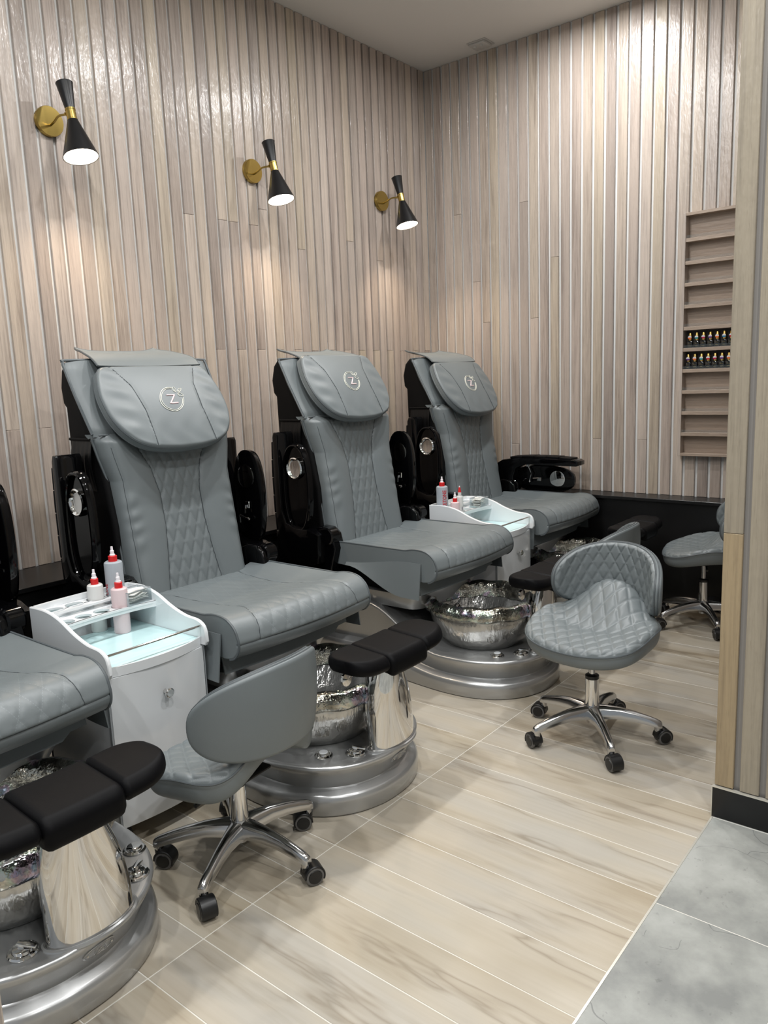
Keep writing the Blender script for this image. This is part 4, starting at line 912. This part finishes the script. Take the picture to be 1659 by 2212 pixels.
# blue-black towel bar clipped on the side of the near cart
def text_mesh(s, size):
    cu = bpy.data.curves.new('lettering', 'FONT'); cu.body = s; cu.size = size; cu.resolution_u = 2; cu.extrude = 0.0; cu.offset = size*0.018
    o = bpy.data.objects.new('lettering', cu); COL.objects.link(o); bpy.context.view_layer.update()
    me = bpy.data.meshes.new_from_object(o.evaluated_get(bpy.context.evaluated_depsgraph_get())); bpy.data.objects.remove(o)
    bm = bmesh.new(); bm.from_mesh(me); bmesh.ops.triangulate(bm, faces=bm.faces[:])
    bmesh.ops.subdivide_edges(bm, edges=[e for e in bm.edges if e.calc_length() > size*0.25], cuts=2, use_grid_fill=True)
    bpy.data.meshes.remove(me); return from_bm(bm)
def bottle(label, loc, r, h, body, cap='red', nozzle='nozzle', tip=None, text=None, tang=0.0, tcol='redprint', tsize=0.03, tz=0.02, group=None):
    t = thing('squeeze_bottle', label, 'bottle', loc, 0, group)
    obj('body', lathe([(0.0, 0.0), (r*0.93, 0.0), (r, 0.004), (r, h-0.010), (r*0.96, h-0.004), (r*0.80, h), (0.0, h)], 40), M[body], t)
    obj('cap', lathe([(0.0, h), (r*0.48 if r > 0.024 else r*0.52, h), (r*0.48 if r > 0.024 else r*0.52, h+0.020), (r*0.40, h+0.022), (0.0, h+0.022)], 28), M[cap], t)
    z = h+0.022
    if tip is None: obj('nozzle', lathe([(0.0, z), (0.0105, z), (0.0105, z+0.004), (0.0075, z+0.006), (0.0075, z+0.018), (0.0048, z+0.021), (0.0044, z+0.034), (0.0, z+0.035)], 20), M[nozzle], t)
    else:
        obj('nozzle', lathe([(0.0, z), (0.010, z), (0.0045, z+0.030), (0.0, z+0.030)], 20), M[tip], t); obj('tip', lathe([(0.0, z+0.030), (0.004, z+0.030), (0.003, z+0.037), (0.0, z+0.038)], 14), M['nozzle'], t)
    if text:
        v, f = text_mesh(text, tsize); v[:, 0] *= 0.80; hgt = v[:, 1].max(); ang = tang+(v[:, 1]-hgt/2)/(r+0.0006)*-1.0
        V = np.c_[(r+0.0007)*np.cos(ang), (r+0.0007)*np.sin(ang), tz+v[:, 0]]; obj('lettering', fixq((V, f)), M[tcol], t, kind=None)
    return t
RX, RY = CARTS[0]; ZG = 0.6225
BG = 'squeeze bottles on the carts'
bottle('pale pink bottle with red cap, nearest the camera in the rack of the near cart', (RX+0.070, RY-0.138, ZG), 0.0300, 0.170, 'plastic_pink', group=BG)
bottle('short white bottle with red cap at the back left of the near cart', (RX+0.030, RY-0.044, ZG), 0.0290, 0.180, 'plastic_white', group=BG)
bottle('tall clear bottle with red cap behind the pink one on the near cart', (RX+0.110, RY-0.050, ZG), 0.0340, 0.252, 'plastic_clear', text='ACETONE', tang=R_(172), tsize=0.026, tz=0.075, group=BG)
QX, QY = CARTS[1]
bottle('tall clear bottle lettered ETONE in red on the far cart', (QX-0.140, QY-0.050, ZG), 0.0345, 0.252, 'plastic_clear', text='ACETONE', tang=R_(-122), tsize=0.034, tz=0.106, group=BG)
bottle('small pale pink bottle with red cap on the far cart', (QX-0.148, QY-0.146, ZG), 0.0270, 0.165, 'plastic_pink', text='|||', tang=R_(-112), tsize=0.010, tz=0.09, group=BG)
bottle('slim white bottle with red pointed nozzle and purple print on the far cart', (QX-0.080, QY-0.134, ZG), 0.0205, 0.190, 'plastic_white', cap='plastic_white', tip='red', text='|| |||||||||', tang=R_(-105), tcol='purpleprint', tsize=0.0085, tz=0.105, group=BG)
def acrylic_box(loc, rz, label, group):
    t = thing('acrylic_box', label, 'box', loc, rz, group); a, b, h, w_ = 0.105, 0.078, 0.050, 0.003
    obj('box_walls', cat(box(a, b, w_, (0, 0, w_/2)), box(a, w_, h, (0, -b/2+w_/2, h/2)), box(a, w_, h, (0, b/2-w_/2, h/2)), box(w_, b-2*w_, h, (-a/2+w_/2, 0, h/2)), box(w_, b-2*w_, h, (a/2-w_/2, 0, h/2))), M['acrylic'], t)
    L = rrect(a/2-0.0015, b/2-0.0015, 0.002, 2); obj('box_rim', tube([(x, y, h) for x, y in L], 0.0016, 6, True), M['greyedge'], t)
    return t
rs = random.Random(5)
for (cx, cy), lab in ((CARTS[0], 'near'), (CARTS[1], 'far')):
    bx, by, bz = cx+0.128, cy-0.138, 0.7230
    if lab == 'near': acrylic_box((bx, by, bz), 0.12, 'open clear acrylic box of white sachets on the near cart', 'acrylic boxes on the carts')
    else: acrylic_box((bx, by, bz), 0.12, 'open clear acrylic box of white sachets on the far cart', 'acrylic boxes on the carts')
    for k in range(9):
        s = [[(0.038*u, 0.022*v, 0.004*math.sin(u*2+k)+0.003*v*v) for u in np.linspace(-1, 1, 7)] for v in np.linspace(-1, 1, 5)]
        o = obj('sachet', sheet(s, 0.0022), M['paper']); tag(o, f'white paper sachet lying in the clear box on the {lab} cart', 'sachet', f'white sachets in the {lab} box')
        o.location = (bx+rs.uniform(-0.010, 0.010), by+rs.uniform(-0.008, 0.008), bz+0.0085+0.0042*k); o.rotation_euler = (rs.uniform(-.12, .12), rs.uniform(-.12, .12), rs.uniform(-.25, .45))

# ------------------------------------------------------------------ wall sconces
SCL = ['black and brass wall lamp at the left, largest of the three', 'black and brass wall lamp in the middle of the three', 'black and brass wall lamp nearest the corner']
def make_sconce(x, z, label):
    t = thing('wall_lamp', label, 'lamp', (x, 0, z), 0, 'double-cone wall lamps')
    def wl(prof, seg=40): # lathe about -y
        v, f = lathe(prof, seg); return fixq((np.c_[v[:, 0], -v[:, 2], v[:, 1]], f))
    obj('wall_plate', wl([(0.0, 0.0), (0.067, 0.0), (0.067, 0.022), (0.0655, 0.0245), (0.0, 0.0245)]), M['brass'], t)
    obj('arm', cat(tube(crv([(0.0, -0.024, -0.018), (0.0, -0.060, -0.010), (0.0, -0.100, 0.004), (0.016, -0.140, 0.006)], 14), 0.0052, 10), xf(lathe([(0.0, -0.009), (0.009, -0.008), (0.009, 0.008), (0.0, 0.009)], 12), (0.019, -0.146, 0.006)), tube([(0.004, -0.146, 0.006), (0.036, -0.146, 0.006)], 0.005, 8)), M['brass'], t)
    tilt = 0.235; o = np.array([0.022, -0.172, -0.002])
    def ax(p): return xf(p, tuple(o), (-tilt, 0, 0))
    obj('collar', ax(lathe([(0.020, -0.026), (0.0235, -0.026), (0.0235, -0.022), (0.022, -0.020), (0.022, 0.018), (0.0235, 0.020), (0.0235, 0.026), (0.020, 0.026)], 32)), M['brass'], t)
    obj('upper_cone', ax(lathe([(0.0, 0.024), (0.0215, 0.024), (0.037, 0.142), (0.0385, 0.145), (0.036, 0.145), (0.020, 0.035), (0.0, 0.035)], 40)), M['lampblack'], t)
    lc = obj('lower_cone', ax(lathe([(0.020, -0.024), (0.0225, -0.024), (0.0800, -0.196), (0.0785, -0.197), (0.019, -0.030)], 48)), M['lampblack'], t)
    obj('inner_reflector', ax(lathe([(0.018, -0.034), (0.0775, -0.1955), (0.0765, -0.1955), (0.017, -0.036)], 40)), M['sensor'], lc)
    obj('bulb', ax(lathe([(0.0, -0.186), (0.030, -0.183), (0.052, -0.172), (0.062, -0.160), (0.058, -0.152), (0.0, -0.150)], 32)), M['bulb'], t)
    ld = bpy.data.lights.new('sconce_lamp', 'SPOT'); ld.energy = SCONCE_W*6; ld.color = (1.0, 0.80, 0.58); ld.spot_size = math.radians(118); ld.spot_blend = 0.75; ld.shadow_soft_size = 0.04
    lo = bpy.data.objects.new('lamp', ld); COL.objects.link(lo); lo.parent = t
    lo.location = tuple(o+np.array([0, -math.sin(tilt)*0.190, -math.cos(tilt)*0.192])); lo.rotation_euler = (-tilt, 0, 0)
    return t
for (x, z), l_ in zip(((-3.036, 2.758), (-1.783, 2.752), (-0.572, 2.758)), SCL): make_sconce(x, z, l_)

# ------------------------------------------------------------------ shallow polish shelf on the right wall
SZ = [2.286, 2.151, 2.022, 1.890, 1.757, 1.627, 1.497, 1.366, 1.234, 1.100]
t = thing('polish_shelf', 'tall shallow timber wall shelf beside the partition, two rows of bottles in it', 'shelf', (0, SH1-0.33, 0))
Y0, Y1 = SH0-(SH1-0.33), 0.0+0.33; DP = 0.060
obj('back_board', box(0.008, Y1-Y0, SHZ1-SHZ0, (0.006, (Y0+Y1)/2, (SHZ0+SHZ1)/2)), M['shelfwood'], t)
for y in (Y1-0.009, Y0+0.009): obj('side_board', box(DP, 0.018, SHZ1-SHZ0, (-DP/2+0.002, y, (SHZ0+SHZ1)/2), 0.001, 1), M['slat'], t)
for z in (SHZ1-0.009, SHZ0+0.009): obj('end_board', box(DP, Y1-Y0-0.036, 0.018, (-DP/2+0.002, (Y0+Y1)/2, z), 0.001, 1), M['shelfwood'], t)
for z in SZ:
    obj('shelf_board', box(DP-0.004, Y1-Y0-0.036, 0.022, (-DP/2+0.003, (Y0+Y1)/2, z-0.007), 0.001, 1), M['shelfwood'], t)
    obj('clear_lip', box(0.002, Y1-Y0-0.037, 0.018, (-DP+0.0085, (Y0+Y1)/2, z+0.013)), M['acrylic'], t)
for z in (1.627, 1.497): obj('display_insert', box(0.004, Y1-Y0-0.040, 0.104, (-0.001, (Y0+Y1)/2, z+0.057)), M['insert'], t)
STK = {'o': (224, 110, 50), 't': (44, 140, 140), 'm': (176, 30, 80), 'p': (92, 44, 120), 'b': (30, 120, 160), 'r': (190, 30, 44)}
for k, v in STK.items(): M['s'+k] = mat('sticker '+k, v, 0.4)
SNAME = {'o': 'orange', 't': 'teal', 'm': 'crimson', 'p': 'purple', 'b': 'blue', 'r': 'red'}
M['stickerwhite'] = mat('white sticker half', (226, 224, 226), 0.4)
me_pb = build_mesh('bottle_glass', cat(box(0.028, 0.036, 0.042, (0, 0, 0.021), 0.004, 2), lathe([(0.0, 0.040), (0.010, 0.040), (0.009, 0.046), (0.0, 0.046)], 14)), M['blackglass'])
me_pc = build_mesh('gold_cap', lathe([(0.0, 0.046), (0.0105, 0.046), (0.0102, 0.090), (0.0092, 0.092), (0.0, 0.092)], 20), M['goldcap'])
gp = cat(*[tube([(-0.0146, y0_, z0_), (-0.0146, y1_, z1_)], 0.0006, 4) for y0_, z0_, y1_, z1_ in ((0.007, 0.024, 0.003, 0.031), (0.003, 0.024, 0.001, 0.032), (-0.002, 0.024, -0.006, 0.030), (-0.004, 0.023, -0.009, 0.027), (0.008, 0.012, -0.008, 0.012))])
me_pp = build_mesh('gold_print', gp, M['goldprint'])
def sticker(half):
    a = np.linspace(0, PI, 14) if half else np.linspace(PI, 2*PI, 14); r = 0.0108
    pts = [(r*math.cos(t_), r*math.sin(t_)) for t_ in a]; v, f = prism(pts, -0.0120, -0.0110, 'yz'); v = v+np.array([0, 0, 0.064]); return v, f
me_sw = build_mesh('sticker_top', sticker(True), M['stickerwhite']); me_sc = {k: build_mesh('sticker', sticker(False), M['s'+k]) for k in STK}
cnt = {}
ORD = ['first', 'second', 'third', 'fourth', 'fifth', 'sixth', 'seventh', 'eighth', 'ninth']
for row, (z, seq) in enumerate(((1.627+0.004, 'otmpobrmt'), (1.497+0.004, 'potrmpobt'))):
    for k, c_ in enumerate(seq):
        yy = (-2.006-0.0408*k) if row == 0 else (-1.998-0.0405*k)
        t = thing('polish_bottle', f'{ORD[k]} polish bottle from the left in the {"upper" if row == 0 else "lower"} row, {SNAME[c_]} sticker on cap', 'bottle', (-0.022, yy, z), 0, f'polish bottles in the {"upper" if row == 0 else "lower"} row')
        obj('bottle_glass', me_pb, None, t); obj('gold_cap', me_pc, None, t); obj('gold_print', me_pp, None, t); obj('sticker_top', me_sw, None, t); obj('sticker', me_sc[c_], None, t)
